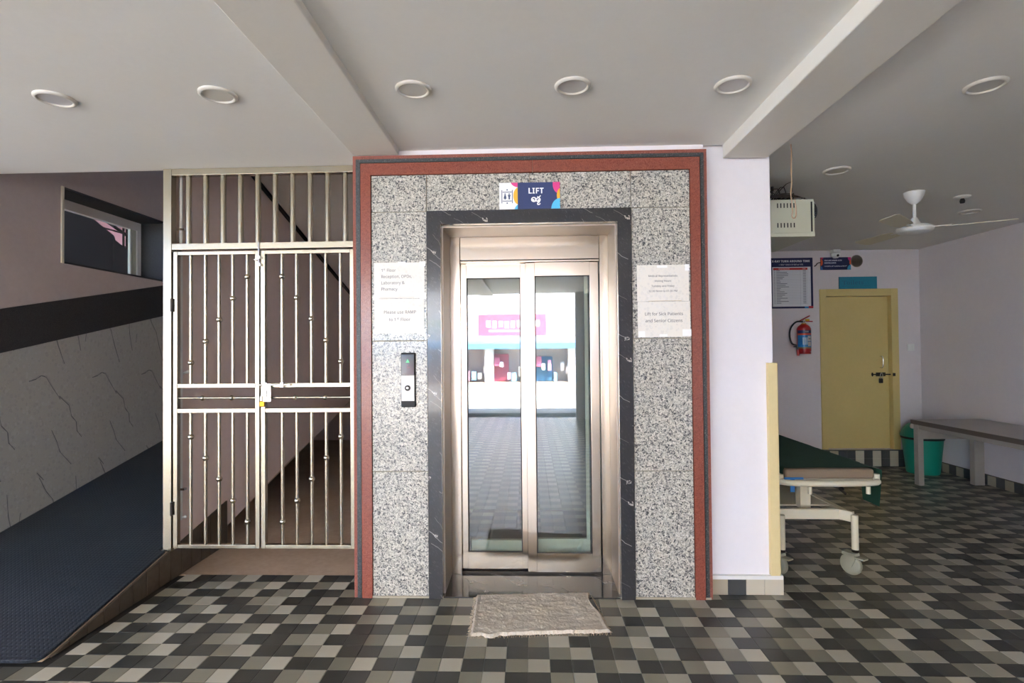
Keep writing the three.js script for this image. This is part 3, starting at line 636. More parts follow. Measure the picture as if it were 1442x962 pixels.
// ramp mat
{
  const z0 = -5.98, z1 = 0.745, x0 = XL + 0.02, x1 = -2.503, t = 0.012;
  const s = new THREE.Shape(); s.moveTo(x0, -z0); s.lineTo(-2.55, -z0); s.lineTo(-2.55, 0.195); s.lineTo(x1, 0.19); s.lineTo(x1, -0.66); s.quadraticCurveTo(x1, -z1, x1 - 0.07, -z1); s.lineTo(x0, -z1); s.closePath();
  let g = new THREE.ExtrudeGeometry(s, { depth: t, bevelEnabled: true, bevelSize: 0.002, bevelThickness: 0.002, bevelSegments: 1, curveSegments: 12 });
  g.rotateX(-Math.PI / 2); g = triUV(g);
  const p = g.attributes.position; for (let i = 0; i < p.count; i++) p.setY(i, p.getY(i) + Math.max(0, rampY(p.getZ(i))) + 0.003);
  g.computeVertexNormals();
  tag(obj('ramp_mat', [g], matRubber()), 'dark blue studded rubber sheet covering the ramp', 'rubber mat');
}

// outside the ramp window
{
  const b = thing('neighbour_house', 'pale pink neighbouring house wall seen through the ramp window', 'building', [0, 0, 0]);
  obj('wall', [bx(-7.4, -7.2, -0.2, 7, -14, 0.0)], S({ map: paintTex(206, 158, 164, 8), roughness: 0.85 }), b);
  obj('canopy', [bx(-7.2, -4.2, 4.3, 4.45, -14, -0.1)], M.plasterOut, b);  // unseen roof, added to shade the gap outside the ramp window
  const st = thing('shade_dark_flight', 'stepped flight with shade put into its dark colour, seen through the ramp window', 'roof');  // stair flight outside; its shade is put into the dark colour
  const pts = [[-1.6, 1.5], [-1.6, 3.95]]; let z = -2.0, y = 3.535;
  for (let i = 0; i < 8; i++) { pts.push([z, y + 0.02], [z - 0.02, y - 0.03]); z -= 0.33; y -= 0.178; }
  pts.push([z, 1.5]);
  obj('flight_body', [prismZY(pts, -5.4, -5.1)], S({ color: 0x3b4046, roughness: 0.9 }), st);
  const gr = thing('window_grille', 'slender grey bars in front of the pink house wall', 'grille');
  for (const y2 of [3.05, 3.23, 3.45]) obj('grille_bar', [bar([-5.6, y2, -4.9], [-5.6, y2, -2.6], 0.012, 8)], M.darkMetal, gr);
  for (const z2 of [-3.78, -3.84]) obj('grille_bar', [bar([-5.6, 2.0, z2], [-5.6, 3.9, z2], 0.014, 8)], M.darkMetal, gr);
  obj('support', [bar([-5.6, -0.02, -4.9], [-5.6, 3.5, -4.9], 0.016, 8)], M.darkMetal, gr);
  obj('brace', [bar([-5.6, 3.42, -3.2], [-5.6, 3.1, -4.2], 0.022, 8)], M.darkMetal, gr);
}

// ================================================================ CEILING FITTINGS
const downLabels = [
  [-2.36, 0.82, HL, 'round flush ceiling light above the ramp, cool grey disc', 1],
  [-1.53, 0.82, HL, 'round flush ceiling light between the ramp and the gate side beam', 0],
  [-0.563, 0.785, HC, 'round flush ceiling light next to the gate side beam, lift bay', 0],
  [0.225, 0.78, HC, 'round flush ceiling light midway between the two beams', 1],
  [1.016, 0.75, HC, 'round flush ceiling light next to the pillar side beam, lift bay', 1],
  [2.25, 0.72, HR, 'round flush ceiling light in the waiting room near the beam and street', 0],
  [2.235, -0.52, HR, 'round flush ceiling light in the waiting room near the hanging wire', 0],
  [4.2, -1.8, HR, 'round flush ceiling light in the waiting room behind the fan', 0],
];
for (const [x, z, y, label, cool] of downLabels) {
  const g = thing('ceiling_light', label, 'ceiling light', [x, y, z], 'round flush ceiling lights');
  obj('rim', [lathe([[0.068, -0.0005], [0.07, -0.012], [0.078, -0.014], [0.088, -0.008], [0.089, -0.0005]], 0, 0, 0, 48)], M.rim, g);
  obj('diffuser', [cyl(0.07, 0.07, 0.005, 0, -0.0032, 0, 40)], cool ? M.lightDiscCool : M.lightDisc, g);
}
{
  const g = thing('ceiling_fan', 'white three blade ceiling fan in the waiting room', 'ceiling fan', [3.21, 0, -1.13]);
  obj('canopy', [lathe([[0.075, 2.85], [0.07, 2.82], [0.045, 2.775], [0.018, 2.75], [0.012, 2.748]], 0, 0, 0)], M.white, g);
  obj('down_rod', [cyl(0.012, 0.012, 0.16, 0, 2.68, 0, 14)], M.white, g);
  obj('lower_canopy', [lathe([[0.012, 2.64], [0.02, 2.635], [0.04, 2.59], [0.045, 2.572]], 0, 0, 0)], M.white, g);
  obj('motor', [lathe([[0, 2.5], [0.06, 2.502], [0.115, 2.515], [0.13, 2.535], [0.128, 2.555], [0.1, 2.572], [0.045, 2.578], [0, 2.578]], 0, 0, 0)], M.white, g);
  for (const deg of [27, 140, 265]) {
    const b = new THREE.Group(); b.name = 'blade_assembly'; b.rotation.y = -deg * Math.PI / 180; g.add(b);
    obj('blade_arm', [bx(0.12, 0.24, 2.546, 2.552, -0.022, 0.022)], M.white, b);
    const sh = new THREE.Shape([[0.2, -0.05], [0.3, -0.062], [0.6, -0.072], [0.635, -0.05], [0.64, 0.05], [0.61, 0.072], [0.3, 0.06], [0.2, 0.045]].map((q) => new THREE.Vector2(...q)));
    const bg = new THREE.ExtrudeGeometry(sh, { depth: 0.004, bevelEnabled: false }); bg.rotateX(-Math.PI / 2 + 0.19); bg.translate(0, 2.545, 0);
    obj('blade', [triUV(bg)], M.cream, b);
  }
}
{
  const g = thing('smoke_detector', 'small round smoke detector on the waiting room ceiling beside the fan', 'detector', [3.72, HR, -1.28]);
  obj('base', [lathe([[0, -0.02], [0.04, -0.018], [0.06, -0.006], [0.06, 0]], 0, 0, 0, 30)], M.white, g);
  obj('sensor', [lathe([[0, -0.06], [0.016, -0.058], [0.02, -0.04], [0.012, -0.018], [0, -0.018]], 0, 0, 0, 20)], M.darkMetal, g);
}
// equipment box hanging high behind the pillar
{
  const g = thing('equipment_box', 'pale metal equipment box with vent slots fixed high behind the pillar', 'equipment box', [0, 0, 0]);
  const x0 = XS + 0.002, x1 = 2.165, y0 = 2.41, y1 = 2.692, z0 = -1.36, z1 = -0.7;
  obj('case', [bx(x0, x1, y0, y1, z0, z1, 0.006)], M.boxPaint, g);
  for (let r = 0; r < 2; r++) for (let i = 0; i < 6; i++) obj('vent_slot', [bx(1.888 + i * 0.0245, 1.896 + i * 0.0245, 2.478 + r * 0.15, 2.513 + r * 0.15, z1 - 0.002, z1 + 0.001)], M.dark, g);
  obj('front_lip', [bx(x0 + 0.01, x1 - 0.002, y0 - 0.004, y0 + 0.026, z1 - 0.01, z1 + 0.012, 0.004)], M.boxPaint, g);
  obj('side_door', [bx(x1 - 0.001, x1 + 0.012, y0 + 0.03, y1 - 0.012, z0 + 0.02, z1 - 0.02, 0.003)], M.boxPaint, g);
  obj('door_gap', [bx(x1 - 0.026, x1 - 0.014, y0 + 0.035, y1 - 0.02, z1 - 0.001, z1 + 0.0012)], M.dark, g);
  obj('bracket', [bx(x0, x0 + 0.5, y1, y1 + 0.02, z0 + 0.1, z0 + 0.14)], M.darkMetal, g);
  const cb = thing('cable_bundle', 'tangle of dark cables lying on the pale equipment box', 'cables');
  const ws = [];
  for (let i = 0; i < 26; i++) {
    const xa = 1.72 + rnd() * 0.3, pts = []; const n = 5; for (let j = 0; j < n; j++) pts.push([xa + (rnd() - 0.3) * 0.4 * j / n, y1 + 0.006 + Math.max(0, 0.16 * Math.sin(j / n * 3.1) * rnd() * (j < 3 ? 1 : 0.4)), -0.76 - rnd() * 0.25]);
    ws.push(tube(pts, 0.0035, 18, 5));
  }
  for (let i = 0; i < 5; i++) ws.push(tube([[1.78, y1 + 0.03, -0.76], [1.95, y1 + 0.05 - i * 0.006, -0.74], [2.1, y1 + 0.025, -0.75], [2.19 + i * 0.006, y1 - 0.03, -0.77], [2.2 + i * 0.005, y1 - 0.08 - i * 0.01, -0.79], [2.185, y1 - 0.12, -0.82]], 0.004, 24, 5));
  obj('cables', ws, M.wire, cb);
  obj('connector', [cyl(0.01, 0.01, 0.035, 1.9, y1 + 0.11, -0.8, 10), bar([1.9, y1 + 0.01, -0.8], [1.9, y1 + 0.1, -0.8], 0.003, 6)], M.wire, cb);
  obj('connector', [cyl(0.012, 0.008, 0.03, 1.86, y1 + 0.085, -0.79, 10)], M.brass, cb);
  const hw = thing('hanging_wire', 'single pale wire hanging from the ceiling before the equipment box', 'wire');
  obj('wire', [tube([[1.657, HR, 0.0], [1.66, 2.8, 0.0], [1.656, 2.7, 0.002], [1.658, 2.6, 0.0], [1.652, 2.54, 0.0], [1.657, 2.48, 0.0], [1.66, 2.42, 0.0], [1.657, 2.39, 0.0], [1.668, 2.378, 0.002], [1.68, 2.392, 0.0], [1.682, 2.44, 0.0], [1.676, 2.5, 0.0]], 0.0036, 60, 6)], M.wirePale, hw);
}

// ================================================================ WAITING ROOM
{
  const w = structGroup('door_2', 'closed yellow painted wooden door in the waiting room', 'door');
  const y0 = 0.215, yT = 2.335, z = -3.8;
  obj('door_frame', [bx(3.85, 3.932, y0, yT, z - 0.1, z + 0.015, 0.004), bx(4.772, 4.862, y0, yT, z - 0.1, z + 0.015, 0.004), bx(3.932, 4.772, 2.24, yT, z - 0.1, z + 0.015, 0.004)], M.yellow, w);
  obj('door_panel', [bx(3.936, 4.768, y0 + 0.006, 2.236, z - 0.09, z - 0.055)], M.yellow, w);
  obj('pull_handle', [tube([[4.66, 1.44, z - 0.055], [4.66, 1.44, z - 0.02], [4.665, 1.42, z - 0.008], [4.665, 1.31, z - 0.008], [4.66, 1.29, z - 0.02], [4.66, 1.29, z - 0.055]], 0.008, 30, 8)], M.chrome, w);
  obj('door_bolt', [cyl(0.009, 0.009, 0.25, 4.665, 1.2, z - 0.03, 10, 'x'), sph(0.022, 4.54, 1.2, z - 0.03, 0.5, 1.2, 0.7), bx(4.6, 4.72, 1.175, 1.225, z - 0.055, z - 0.045), bx(4.775, 4.8, 1.18, 1.22, z + 0.012, z + 0.03)], M.darkMetal, w);
  const p = thing('padlock', 'grey padlock hanging on the bolt of the yellow door', 'padlock', [0, 0, 0]);
  obj('body', [bx(4.62, 4.672, 1.085, 1.15, z - 0.036, z - 0.014, 0.01)], M.darkMetal, p);
  obj('shackle', [tube([[4.633, 1.145, z - 0.02], [4.633, 1.2, z - 0.012], [4.646, 1.222, z - 0.012], [4.66, 1.2, z - 0.012], [4.66, 1.145, z - 0.02]], 0.005, 20, 8)], M.chrome, p);
}
{
  const g = thing('test_time_board', 'large white notice board with navy header and red table bar', 'notice board');
  const m = printed(640, 840, (k, w, h) => {
    k.fillStyle = '#1d2350'; k.fillRect(0, 0, w, h);
    k.fillStyle = '#e3e3e6'; k.fillRect(24, 150, w - 56, h - 180);
    k.fillStyle = '#f4f4f6'; k.textAlign = 'center'; k.font = 'bold 48px sans-serif'; k.fillText('X-RAY TURN AROUND TIME', w / 2 - 10, 72, w - 60);
    k.font = 'bold 32px sans-serif'; k.strokeStyle = '#f4f4f6'; k.lineWidth = 5;
    for (let i = 0; i < 15; i++) { k.beginPath(); k.arc(140 + i * 25, 112, 9, rnd() * 3, 4 + rnd() * 2); k.stroke(); }
    k.fillStyle = '#c8322e'; k.fillRect(40, 166, w - 120, 34); k.fillStyle = '#f4d8d4'; k.font = 'bold 22px sans-serif'; k.textAlign = 'left'; k.fillText('INVESTIGATION', 120, 191); k.fillText('TIME', w - 160, 191);
    k.strokeStyle = '#9b9ca4'; k.lineWidth = 2; for (let i = 0; i < 21; i++) { const y = 222 + i * 27; k.beginPath(); k.moveTo(40, y); k.lineTo(w - 76, y); k.stroke(); k.fillStyle = '#686a74'; k.fillRect(52, y - 15, 14, 8); k.fillRect(84, y - 15, 50 + rnd() * 150, 8); k.fillRect(w - 150, y - 15, 46, 8); }
    k.beginPath(); k.moveTo(w - 190, 205); k.lineTo(w - 190, h - 40); k.stroke();
    k.fillStyle = '#3b8fc9'; k.fillRect(w - 130, h - 30, 60, 30); k.fillStyle = '#cf3a44'; k.fillRect(w - 70, h - 36, 70, 36);
  });
  sheet(g, 'board', 3.215, 3.764, 2.086, 2.757, -3.799, 0.012, m, M.dark);
}
{
  const g = thing('surveillance_sign', 'small navy sign with coloured petals beside the round wall hole', 'sign');
  const m = printed(512, 224, (k, w, h) => {
    k.fillStyle = '#1d2350'; k.fillRect(0, 0, w, h);
    for (const [c, x, y, rx, ry] of [['#c72a58', 0, 0, 46, 40], ['#d8582e', 0, 90, 38, 62], ['#3b6fae', 0, h, 34, 66], ['#c9287a', w, 10, 50, 62], ['#d8582e', w, 96, 26, 46], ['#3f9fd0', w, h, 62, 90]]) { k.fillStyle = c; k.beginPath(); k.ellipse(x, y, rx, ry, 0, 0, 7); k.fill(); }
    k.fillStyle = '#eef'; k.font = 'bold 32px sans-serif'; k.fillText('YOU ARE UNDER CCTV', 62, 68, 300); k.fillText('SURVEILLANCE', 62, 112, 200);
    k.strokeStyle = '#eef'; k.lineWidth = 5; for (let i = 0; i < 22; i++) { k.beginPath(); k.arc(72 + i * 17.5, 160, 7, rnd() * 3, 4.2 + rnd() * 2); k.stroke(); }
  });
  sheet(g, 'board', 3.87, 4.262, 2.592, 2.757, -3.799, 0.012, m, M.dark);
  obj('arrow_cable', [tube([[3.79, 2.64, -3.795], [3.81, 2.655, -3.79], [3.83, 2.68, -3.79], [3.86, 2.69, -3.79], [3.875, 2.69, -3.795]], 0.007, 20, 6)], M.wire, g);
}
{
  const g = thing('toilets_sign', 'plain teal blue TOILETS plate above the yellow door', 'sign');
  const m = printed(512, 190, (k, w, h) => { k.fillStyle = '#1f7f98'; k.fillRect(0, 0, w, h); k.fillStyle = '#2c6a86'; k.font = 'bold 84px serif'; k.fillText('Toilets', 46, 122, 300); k.fillRect(40, 146, 380, 5); });
  sheet(g, 'plate', 4.106, 4.598, 2.337, 2.496, -3.799, 0.008, m, M.dark);
}
{
  const g = thing('fire_extinguisher', 'red fire extinguisher with black hose hung on the back wall', 'fire extinguisher', [3.59, 0, -3.7]);
  const y = 1.5, h = 0.36, r = 0.083;
  obj('cylinder', [lathe([[0, y - 0.005], [0.06, y - 0.004], [r, y + 0.016], [r, y + h - 0.05], [0.07, y + h - 0.02], [0.035, y + h + 0.01], [0.022, y + h + 0.016], [0, y + h + 0.016]], 0, 0, 0)], M.extRed, g);
  obj('foot_ring', [lathe([[0.07, y], [0.074, y - 0.018], [0.08, y - 0.018], [0.082, y + 0.004]], 0, 0, 0)], M.extRed, g);
  const lab = canvasTex(512, 384, (k, w, hh) => {
    k.fillStyle = '#7d1720'; k.fillRect(0, 0, w, hh); k.fillStyle = '#2b2f5c'; k.fillRect(0, 0, w, 60); k.fillStyle = '#e9e6ea'; k.font = 'bold 44px sans-serif'; k.textAlign = 'center'; k.fillText('FIRE', w / 2, 46);
    k.fillStyle = '#d4553c'; k.fillRect(0, 64, w, 34); k.fillStyle = '#2a7fc4'; k.fillRect(0, 100, w, 250); k.fillStyle = '#d9d4cf'; k.fillRect(w / 2 + 16, 116, 120, 110); k.fillStyle = '#3a3340'; k.fillRect(w / 2 + 36, 170, 76, 14);
    k.fillStyle = '#c7e2f4'; for (let i = 0; i < 3; i++) k.fillRect(w / 2 - 110 + i * 44, 150, 26, 150); k.fillStyle = '#d8cfc4'; k.fillRect(w / 2 + 20, 240, 110, 90); k.fillStyle = '#8a7550'; k.fillRect(0, 350, w, 34);
  });
  const lg = new THREE.CylinderGeometry(r + 0.0012, r + 0.0012, 0.24, 40, 1, true, -1.5, 3.0); lg.translate(0, y + 0.17, 0);
  const lo = new THREE.Mesh(lg, S({ map: lab, roughness: 0.35 })); lo.name = 'label'; lo.castShadow = lo.receiveShadow = true; g.add(lo);
  obj('neck', [cyl(0.02, 0.024, 0.04, 0, y + h + 0.03, 0, 20), sph(0.02, 0, y + h + 0.05, 0.012)], M.chrome, g);
  obj('collar', [cyl(0.03, 0.03, 0.012, 0, y + h + 0.016, 0, 20)], M.brass, g);
  obj('lever', [bar([-0.05, y + h + 0.055, 0], [0.075, y + h + 0.12, 0.01], 0.007, 8), bar([0, y + h + 0.05, 0], [0.11, y + h + 0.045, 0.01], 0.007, 8)], M.extRed, g);
  obj('safety_tag', [bx(0.02, 0.07, y + h + 0.052, y + h + 0.078, 0.0, 0.012)], S({ color: 0xd8ae2c, roughness: 0.5 }), g);
  obj('hose', [tube([[-0.015, y + h + 0.045, 0.005], [-0.1, y + h + 0.04, 0.012], [-0.17, y + h - 0.03, 0.015], [-0.19, y + h - 0.13, 0.015], [-0.16, y + h - 0.24, 0.012], [-0.1, y + 0.09, 0.01], [-0.085, y + 0.03, 0.008]], 0.011, 50, 10)], M.dark, g);
  obj('nozzle', [bar([-0.085, y + 0.04, 0.008], [-0.08, y - 0.04, 0.008], 0.016, 12)], M.extRed, g);
  obj('wall_bracket', [bx(-0.09, 0.11, y + 0.07, y + 0.082, -0.098, -0.07), bx(-0.03, 0.03, y + 0.05, y + 0.3, -0.099, -0.085)], M.darkMetal, g);
}
{
  const g = thing('surveillance_camera', 'small white dome camera under the ceiling at the back wall', 'camera', [4.04, 0, -3.74]);
  obj('mount', [bx(-0.05, 0.05, 2.81, 2.849, -0.059, 0.04, 0.008)], M.white, g);
  obj('dome', [lathe([[0, 2.735], [0.03, 2.74], [0.052, 2.765], [0.06, 2.81], [0, 2.812]], 0, 0, 0, 30)], M.white, g);
  obj('lens', [sph(0.016, 0, 2.766, 0.05)], M.dark, g);
}
{
  const g = thing('duct_pipe', 'dark round pipe mouth through the back wall above the teal plate', 'pipe', [4.343, 2.705, -3.88]);
  const ring = new THREE.CylinderGeometry(0.077, 0.077, 0.5, 36, 1, true); ring.rotateX(Math.PI / 2); ring.translate(0, 0, -0.17);
  obj('sleeve', [triUV(ring), tor(0.077, 0.004, 0, 0, 0.083, 'z')], S({ color: 0x8d8378, roughness: 0.8 }), g);
  obj('inner_cap', [cyl(0.076, 0.076, 0.01, 0, 0, -0.41, 30, 'z')], S({ color: 0x8d8378, roughness: 0.9 }), g);
}
{
  const g = thing('switch_plate', 'white electric switch plate on the wall beside the yellow door', 'switch');
  obj('plate', [bx(4.972, 5.062, 1.51, 1.6, -3.799, -3.787, 0.004)], M.white, g);
  for (const x of [4.995, 5.04]) obj('rocker', [bx(x - 0.013, x + 0.013, 1.532, 1.578, -3.787, -3.781, 0.003)], M.white, g);
}
// stretcher
{
  const g = thing('hospital_stretcher', 'cream wheeled hospital stretcher frame behind the pillar', 'stretcher', [0, 0, 0]);
  const zf = -0.38, zb = -2.15;
  const loop = (y, r, z0, z1, x0, x1, c) => tube([[x0, y, (z0 + z1) / 2], [x0, y, z0 - c], [x0 + c * 0.4, y, z0 - c * 0.2], [x0 + c * 1.2, y, z0], [(x0 + x1) / 2, y, z0 + 0.015], [x1 - c * 1.2, y, z0], [x1 - c * 0.4, y, z0 - c * 0.2], [x1, y, z0 - c], [x1, y, (z0 + z1) / 2], [x1, y, z1], [(x0 + x1) / 2, y, z1], [x0, y, z1]], r, 160, 10, true);
  obj('bumper_rail', [loop(0.627, 0.021, zf, zb, 1.745, 2.44, 0.1)], M.cream, g);
  obj('deck', [bx(1.78, 2.4, 0.622, 0.645, zb, zf - 0.06)], M.cream, g);
  for (const x of [1.762, 2.425]) obj('corner_socket', [cyl(0.024, 0.024, 0.07, x, 0.64, zf - 0.07, 14)], M.cream, g);
  for (const x of [1.93, 2.325]) obj('peg', [cyl(0.014, 0.014, 0.05, x, 0.58, zf + 0.005, 12)], M.cream, g);
  obj('support_column', [bx(1.972, 2.035, 0.4, 0.622, -0.62, -0.57, 0.004), bx(1.955, 1.97, 0.4, 0.622, -0.63, -0.56)], M.cream, g);
  obj('support_column', [bx(1.972, 2.035, 0.4, 0.622, -1.92, -1.87, 0.004)], M.cream, g);
  obj('cross_bar', [bx(1.69, 2.19, 0.352, 0.424, -0.5, -0.46, 0.006)], M.cream, g);
  obj('cross_bar', [bx(1.69, 2.27, 0.352, 0.424, -2.1, -2.06, 0.006)], M.cream, g);
  obj('corner_brace', [prismXY([[-0.05, -0.034], [0.05, -0.034], [0.05, 0.036], [-0.05, 0.036]], -0.015, 0.015).applyMatrix4(new THREE.Matrix4().makeRotationY(-0.9)).translate(2.205, 0.388, -0.44)], M.cream, g);
  obj('side_beam', [bx(1.7, 1.74, 0.36, 0.42, -2.1, -0.45), bx(2.19, 2.23, 0.36, 0.42, -2.1, -0.45)], M.cream, g);
  obj('storage_tray', [bx(1.74, 2.19, 0.4, 0.412, -1.75, -0.62)], M.cream, g);
  for (const [x, z] of [[1.735, zf], [2.232, zf], [1.735, -2.12], [2.232, -2.12]]) {
    const l = obj('leg', [cyl(0.022, 0.022, 0.24, x, 0.288, z, 18)], M.cream, g);
    obj('collar', [cyl(0.025, 0.02, 0.03, x, 0.158, z, 18)], M.darkMetal, l);
    const c = new THREE.Group(); c.name = 'caster'; c.position.set(x - 0.03, 0, z); c.rotation.y = 0.5; g.add(c);
    obj('wheel', [lathe([[0.03, -0.02], [0.062, -0.02], [0.07, -0.012], [0.072, 0], [0.07, 0.012], [0.062, 0.02], [0.03, 0.02]], 0, 0, 0, 36).rotateX(Math.PI / 2).rotateY(Math.PI / 2).translate(0, 0.073, 0), cyl(0.032, 0.032, 0.03, 0, 0.073, 0, 24, 'x')], M.wheel, c);
    obj('fork', [prismZY([[-0.03, 0.15], [0.04, 0.15], [0.045, 0.12], [0.018, 0.06], [-0.018, 0.06]], 0.024, 0.03), prismZY([[-0.03, 0.15], [0.04, 0.15], [0.045, 0.12], [0.018, 0.06], [-0.018, 0.06]], -0.03, -0.024), bx(-0.03, 0.03, 0.135, 0.155, -0.045, 0.04)], M.wheel, c);
    obj('brake_pedal', [bx(-0.025, 0.025, 0.128, 0.136, 0.03, 0.1)], M.wheel, c);
  }
  obj('crank', [bar([2.19, 0.6, -0.5], [2.19, 0.57, -0.44], 0.01, 8), bar([2.17, 0.575, -0.45], [2.21, 0.535, -0.44], 0.009, 8)], M.darkMetal, g);
}
{
  const g = thing('stretcher_mattress', 'thin brown stretcher mattress with a blue strap', 'mattress');
  obj('pad', [bx(1.785, 2.395, 0.647, 0.716, -2.1, -0.41, 0.02)], M.mattress, g);
  obj('strap', [bx(1.77, 1.9, 0.648, 0.662, -0.408, -0.4), bx(1.81, 1.84, 0.56, 0.65, -0.408, -0.402)], M.blueStrap, g);
}
{
  const nx = 36, nz = 60, pos = [], idx = [], n1 = fbm(64, 4, 4, 991);
  for (let j = 0; j <= nz; j++) for (let i = 0; i <= nx; i++) {
    const v = j / nz, u = i / nx, z = -2.12 + v * 1.69 + (v > 0.98 ? (n1[i] - 0.5) * 0.03 : 0); const w = 0.12 + 0.61 + 0.2; let d = u * w, x, y;
    if (d < 0.12) { x = 1.775 - 0.004 * (1 - d / 0.12); y = 0.722 - (0.12 - d); } else if (d < 0.73) { x = 1.775 + (d - 0.12) / 0.61 * 0.632; y = 0.724; } else { const e = d - 0.73; x = 2.407 + Math.min(0.05, e * 1.2) + (n1[j % 64] - 0.5) * 0.015; y = 0.722 - e * (v > 0.86 && v < 0.985 ? 1.4 : 0.3 + n1[(j * 3) % 64] * 0.15); }
    y += (n1[(j * 64 + i * 2) % 4096] - 0.5) * 0.012; if (d >= 0.12 && d < 0.73) y = Math.max(y, 0.719);
    pos.push(x, y, z);
  }
  for (let j = 0; j < nz; j++) for (let i = 0; i < nx; i++) { const a = j * (nx + 1) + i, b = a + nx + 1; idx.push(a, b, a + 1, b, b + 1, a + 1); }
  const ge = new THREE.BufferGeometry(); ge.setAttribute('position', new THREE.Float32BufferAttribute(pos, 3)); ge.setIndex(idx); ge.computeVertexNormals(); M.cloth.side = THREE.DoubleSide;
  tag(obj('green_sheet', [triUV(ge)], M.cloth), 'dark green cloth sheet spread over the stretcher mattress', 'sheet');
}
// yellow board on the pillar corner
{
  const g = thing('corner_board', 'upright yellow painted board fixed on the corner of the white pillar', 'board');
  obj('board', [bx(1.514, 1.574, 0.125, 1.472, -0.08, -0.052, 0.003)], M.board, g);
  obj('return_board', [bx(1.562, 1.59, 0.125, 1.472, -0.3, -0.0805, 0.003)], M.board, g);
}
// table, bin
{
  const g = thing('side_table', 'long grey laminate table against the side wall of the waiting room', 'table');
  const x0 = 4.36, x1 = 5.125, z0 = -2.86, z1 = -0.95, y = 0.735;
  obj('table_top', [bx(x0, x1, y - 0.03, y, z0, z1, 0.004)], M.laminate, g);
  obj('edge_band', [bx(x0 - 0.008, x0, y - 0.05, y - 0.004, z0, z1), bx(x0 - 0.008, x1, y - 0.05, y - 0.004, z0 - 0.008, z0)], M.tableEdge, g);
  obj('apron', [bx(x0 + 0.02, x0 + 0.045, y - 0.1, y - 0.03, z0 + 0.05, z1 - 0.05)], M.tablePaint, g);
  obj('apron', [bx(x0 + 0.05, x1 - 0.05, y - 0.22, y - 0.03, z0 + 0.02, z0 + 0.045)], M.tablePaint, g);
  for (const [x, z] of [[x0 + 0.01, z0 + 0.01], [x1 - 0.14, z0 + 0.01], [x0 + 0.01, z1 - 0.08], [x1 - 0.14, z1 - 0.08]]) obj('leg', [bx(x, x + (x > 4.6 ? 0.11 : 0.06), 0, y - 0.03, z, z + 0.07, 0.004)], M.tablePaint, g);
  obj('bracket', [cyl(0.03, 0.03, 0.012, x0 + 0.004, y - 0.075, z0 + 0.006, 20, 'z')], M.tablePaint, g);
}
{
  const g = thing('waste_bin', 'green plastic waste bin with swing lid in the room corner', 'bin', [4.86, 0, -3.4]);
  obj('bucket', [lathe([[0, 0.001], [0.165, 0.001], [0.172, 0.012], [0.212, 0.43], [0.22, 0.436], [0.22, 0.446], [0.205, 0.446], [0.205, 0.43], [0.166, 0.03], [0, 0.03]], 0, 0, 0, 40)], M.teal, g);
  obj('liner', [lathe([[0.221, 0.425], [0.224, 0.448], [0.2, 0.455], [0.198, 0.4]], 0, 0, 0, 30)], M.dark, g);
  obj('lid', [lathe([[0.226, 0.452], [0.226, 0.47], [0.2, 0.54], [0.15, 0.6], [0.08, 0.622], [0, 0.626]], 0, 0, 0, 40)], M.teal, g);
}

// ================================================================ STREET BEHIND THE CAMERA (mirrored in the lift door)
struct(obj('road', [bx(-30, 30, -0.3, -0.03, ZE + 0.05, 32)], M.asphalt), 'sunlit grey road before the porch', 'road');
struct(obj('yard', [bx(-16, XO - 0.05, -0.3, -0.02, -14, ZE + 0.05)], M.yard), 'sunlit side yard beside the porch', 'ground');
struct(obj('added_rear_ground', [bx(XO - 0.05, 8, -0.3, -0.02, -14, -6.2)], M.plasterOut), 'unseen ground added behind the building for warm bounce light', 'ground');  // unseen ground, added to bounce warm light at the rear
struct(obj('added_sky_block', [bx(-7.2, 8, -0.2, 7, -11.2, -11)], M.plasterOut), 'pale unseen wall added behind the building to block the sky', 'wall');  // unseen wall, added to keep the bluish sky off the rear
struct(obj('added_bounce_wall', [bx(-7.6, -7.4, -0.1, 2.6, 0.3, ZE + 1)], M.plasterOut), 'pale unseen wall added by the side yard to bounce sunlight', 'wall');  // unseen wall, added and placed to bounce sunlight into the porch
{
  const g = thing('porch_column', 'square white porch column at the street opening', 'column');
  obj('shaft', [bx(-4.65, -4.3, 0, 2.85, ZE - 0.4, ZE - 0.05, 0.01)], M.plasterOut, g); obj('base', [bx(-4.69, -4.26, 0, 0.12, ZE - 0.44, ZE - 0.01, 0.01)], M.blackGranite, g);
}
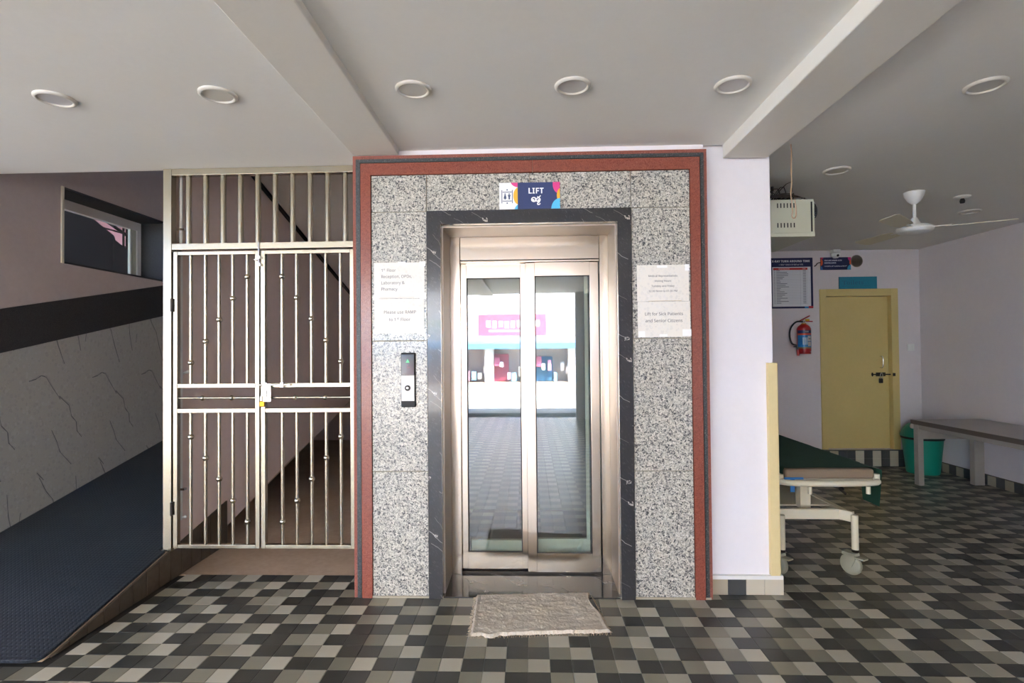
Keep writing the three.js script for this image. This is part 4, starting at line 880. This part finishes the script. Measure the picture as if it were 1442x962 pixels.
{
  const g = thing('shop_building', 'white shop building across the street with pink and blue fascia', 'building', [0, 0, 20.5]);
  const f = (w, h, draw) => S({ map: canvasTex(w, h, draw), roughness: 0.6 });
  obj('upper_wall', [bx(-14, 14, 2.0, 8, 0.4, 1)], M.plasterOut, g);
  for (let i = 0; i < 8; i++) obj('pillar', [bx(-13.8 + i * 3.9, -13.4 + i * 3.9, 0, 2.0, 0.3, 1)], M.plasterOut, g);
  obj('shop_back', [bx(-14, 14, 0, 2.0, 1.15, 1.3)], S({ color: 0xa89a94, roughness: 0.9 }), g);
  obj('shop_floor', [bx(-14, 14, -0.2, 0.05, 0.4, 3)], M.cement, g);
  obj('blue_awning', [prismZY([[0.4, 1.9], [0.4, 2.0], [0.05, 1.86], [0.05, 1.62]], -14, 14)], S({ color: 0x5f9fcb, roughness: 0.7 }), g);
  for (let i = 0; i < 5; i++) {
    const x = -9.2 + i * 4.2, c = ['#2f8f6a', '#e6e2dd', '#b4586c', '#e9e7e1', '#3f79b5'][i];
    const pl = new THREE.PlaneGeometry(3.2, 1.0); pl.rotateY(Math.PI); pl.translate(x + 7 - 7.0, 2.75, 0.36);
    obj('sign_box', [bx(x - 1.6, x + 1.6, 2.25, 3.25, 0.365, 0.41)], M.white, g);
    const o = new THREE.Mesh(pl, f(256, 80, (k, w, h) => { k.fillStyle = c; k.fillRect(0, 0, w, h); k.fillStyle = i % 2 ? '#7aa06a' : '#f6eff2'; for (let j = 0; j < 9; j++) k.fillRect(26 + j * 23, 22 + rnd() * 6, 15, 22 + rnd() * 8); k.fillRect(40, 60, 176, 6); })); o.name = 'sign_face'; o.castShadow = o.receiveShadow = true; g.add(o);
  }
  for (let i = 0; i < 60; i++) { const x = -9 + i * 0.28 + rnd() * 0.1, y = rnd() * 0.9, h = 0.2 + rnd() * 0.35; obj('goods', [bx(x, x + 0.14 + rnd() * 0.12, 0.05 + y, 0.05 + y + h, 0.5, 0.75, 0.02)], S({ color: [0xc98a9a, 0x7fa6bf, 0x8d8a86, 0xd8cabd, 0x4f5560, 0xb0546c, 0xe3ddd4][i % 7], roughness: 0.8 }), g); }
  for (let i = 0; i < 12; i++) { const x = -12 + i * 2.1; obj('goods_rack', [bx(x - 0.5, x + 0.5, 0.05, 1.2 + rnd() * 0.3, 0.9, 1.4, 0.05)], S({ color: [0x9a3d52, 0x3a6d8e, 0x54504c, 0xc9b7a6, 0x2d3440][i % 5], roughness: 0.8 }), g); }
}
M.glass.side = THREE.FrontSide;
renderer.render(scene, camera);
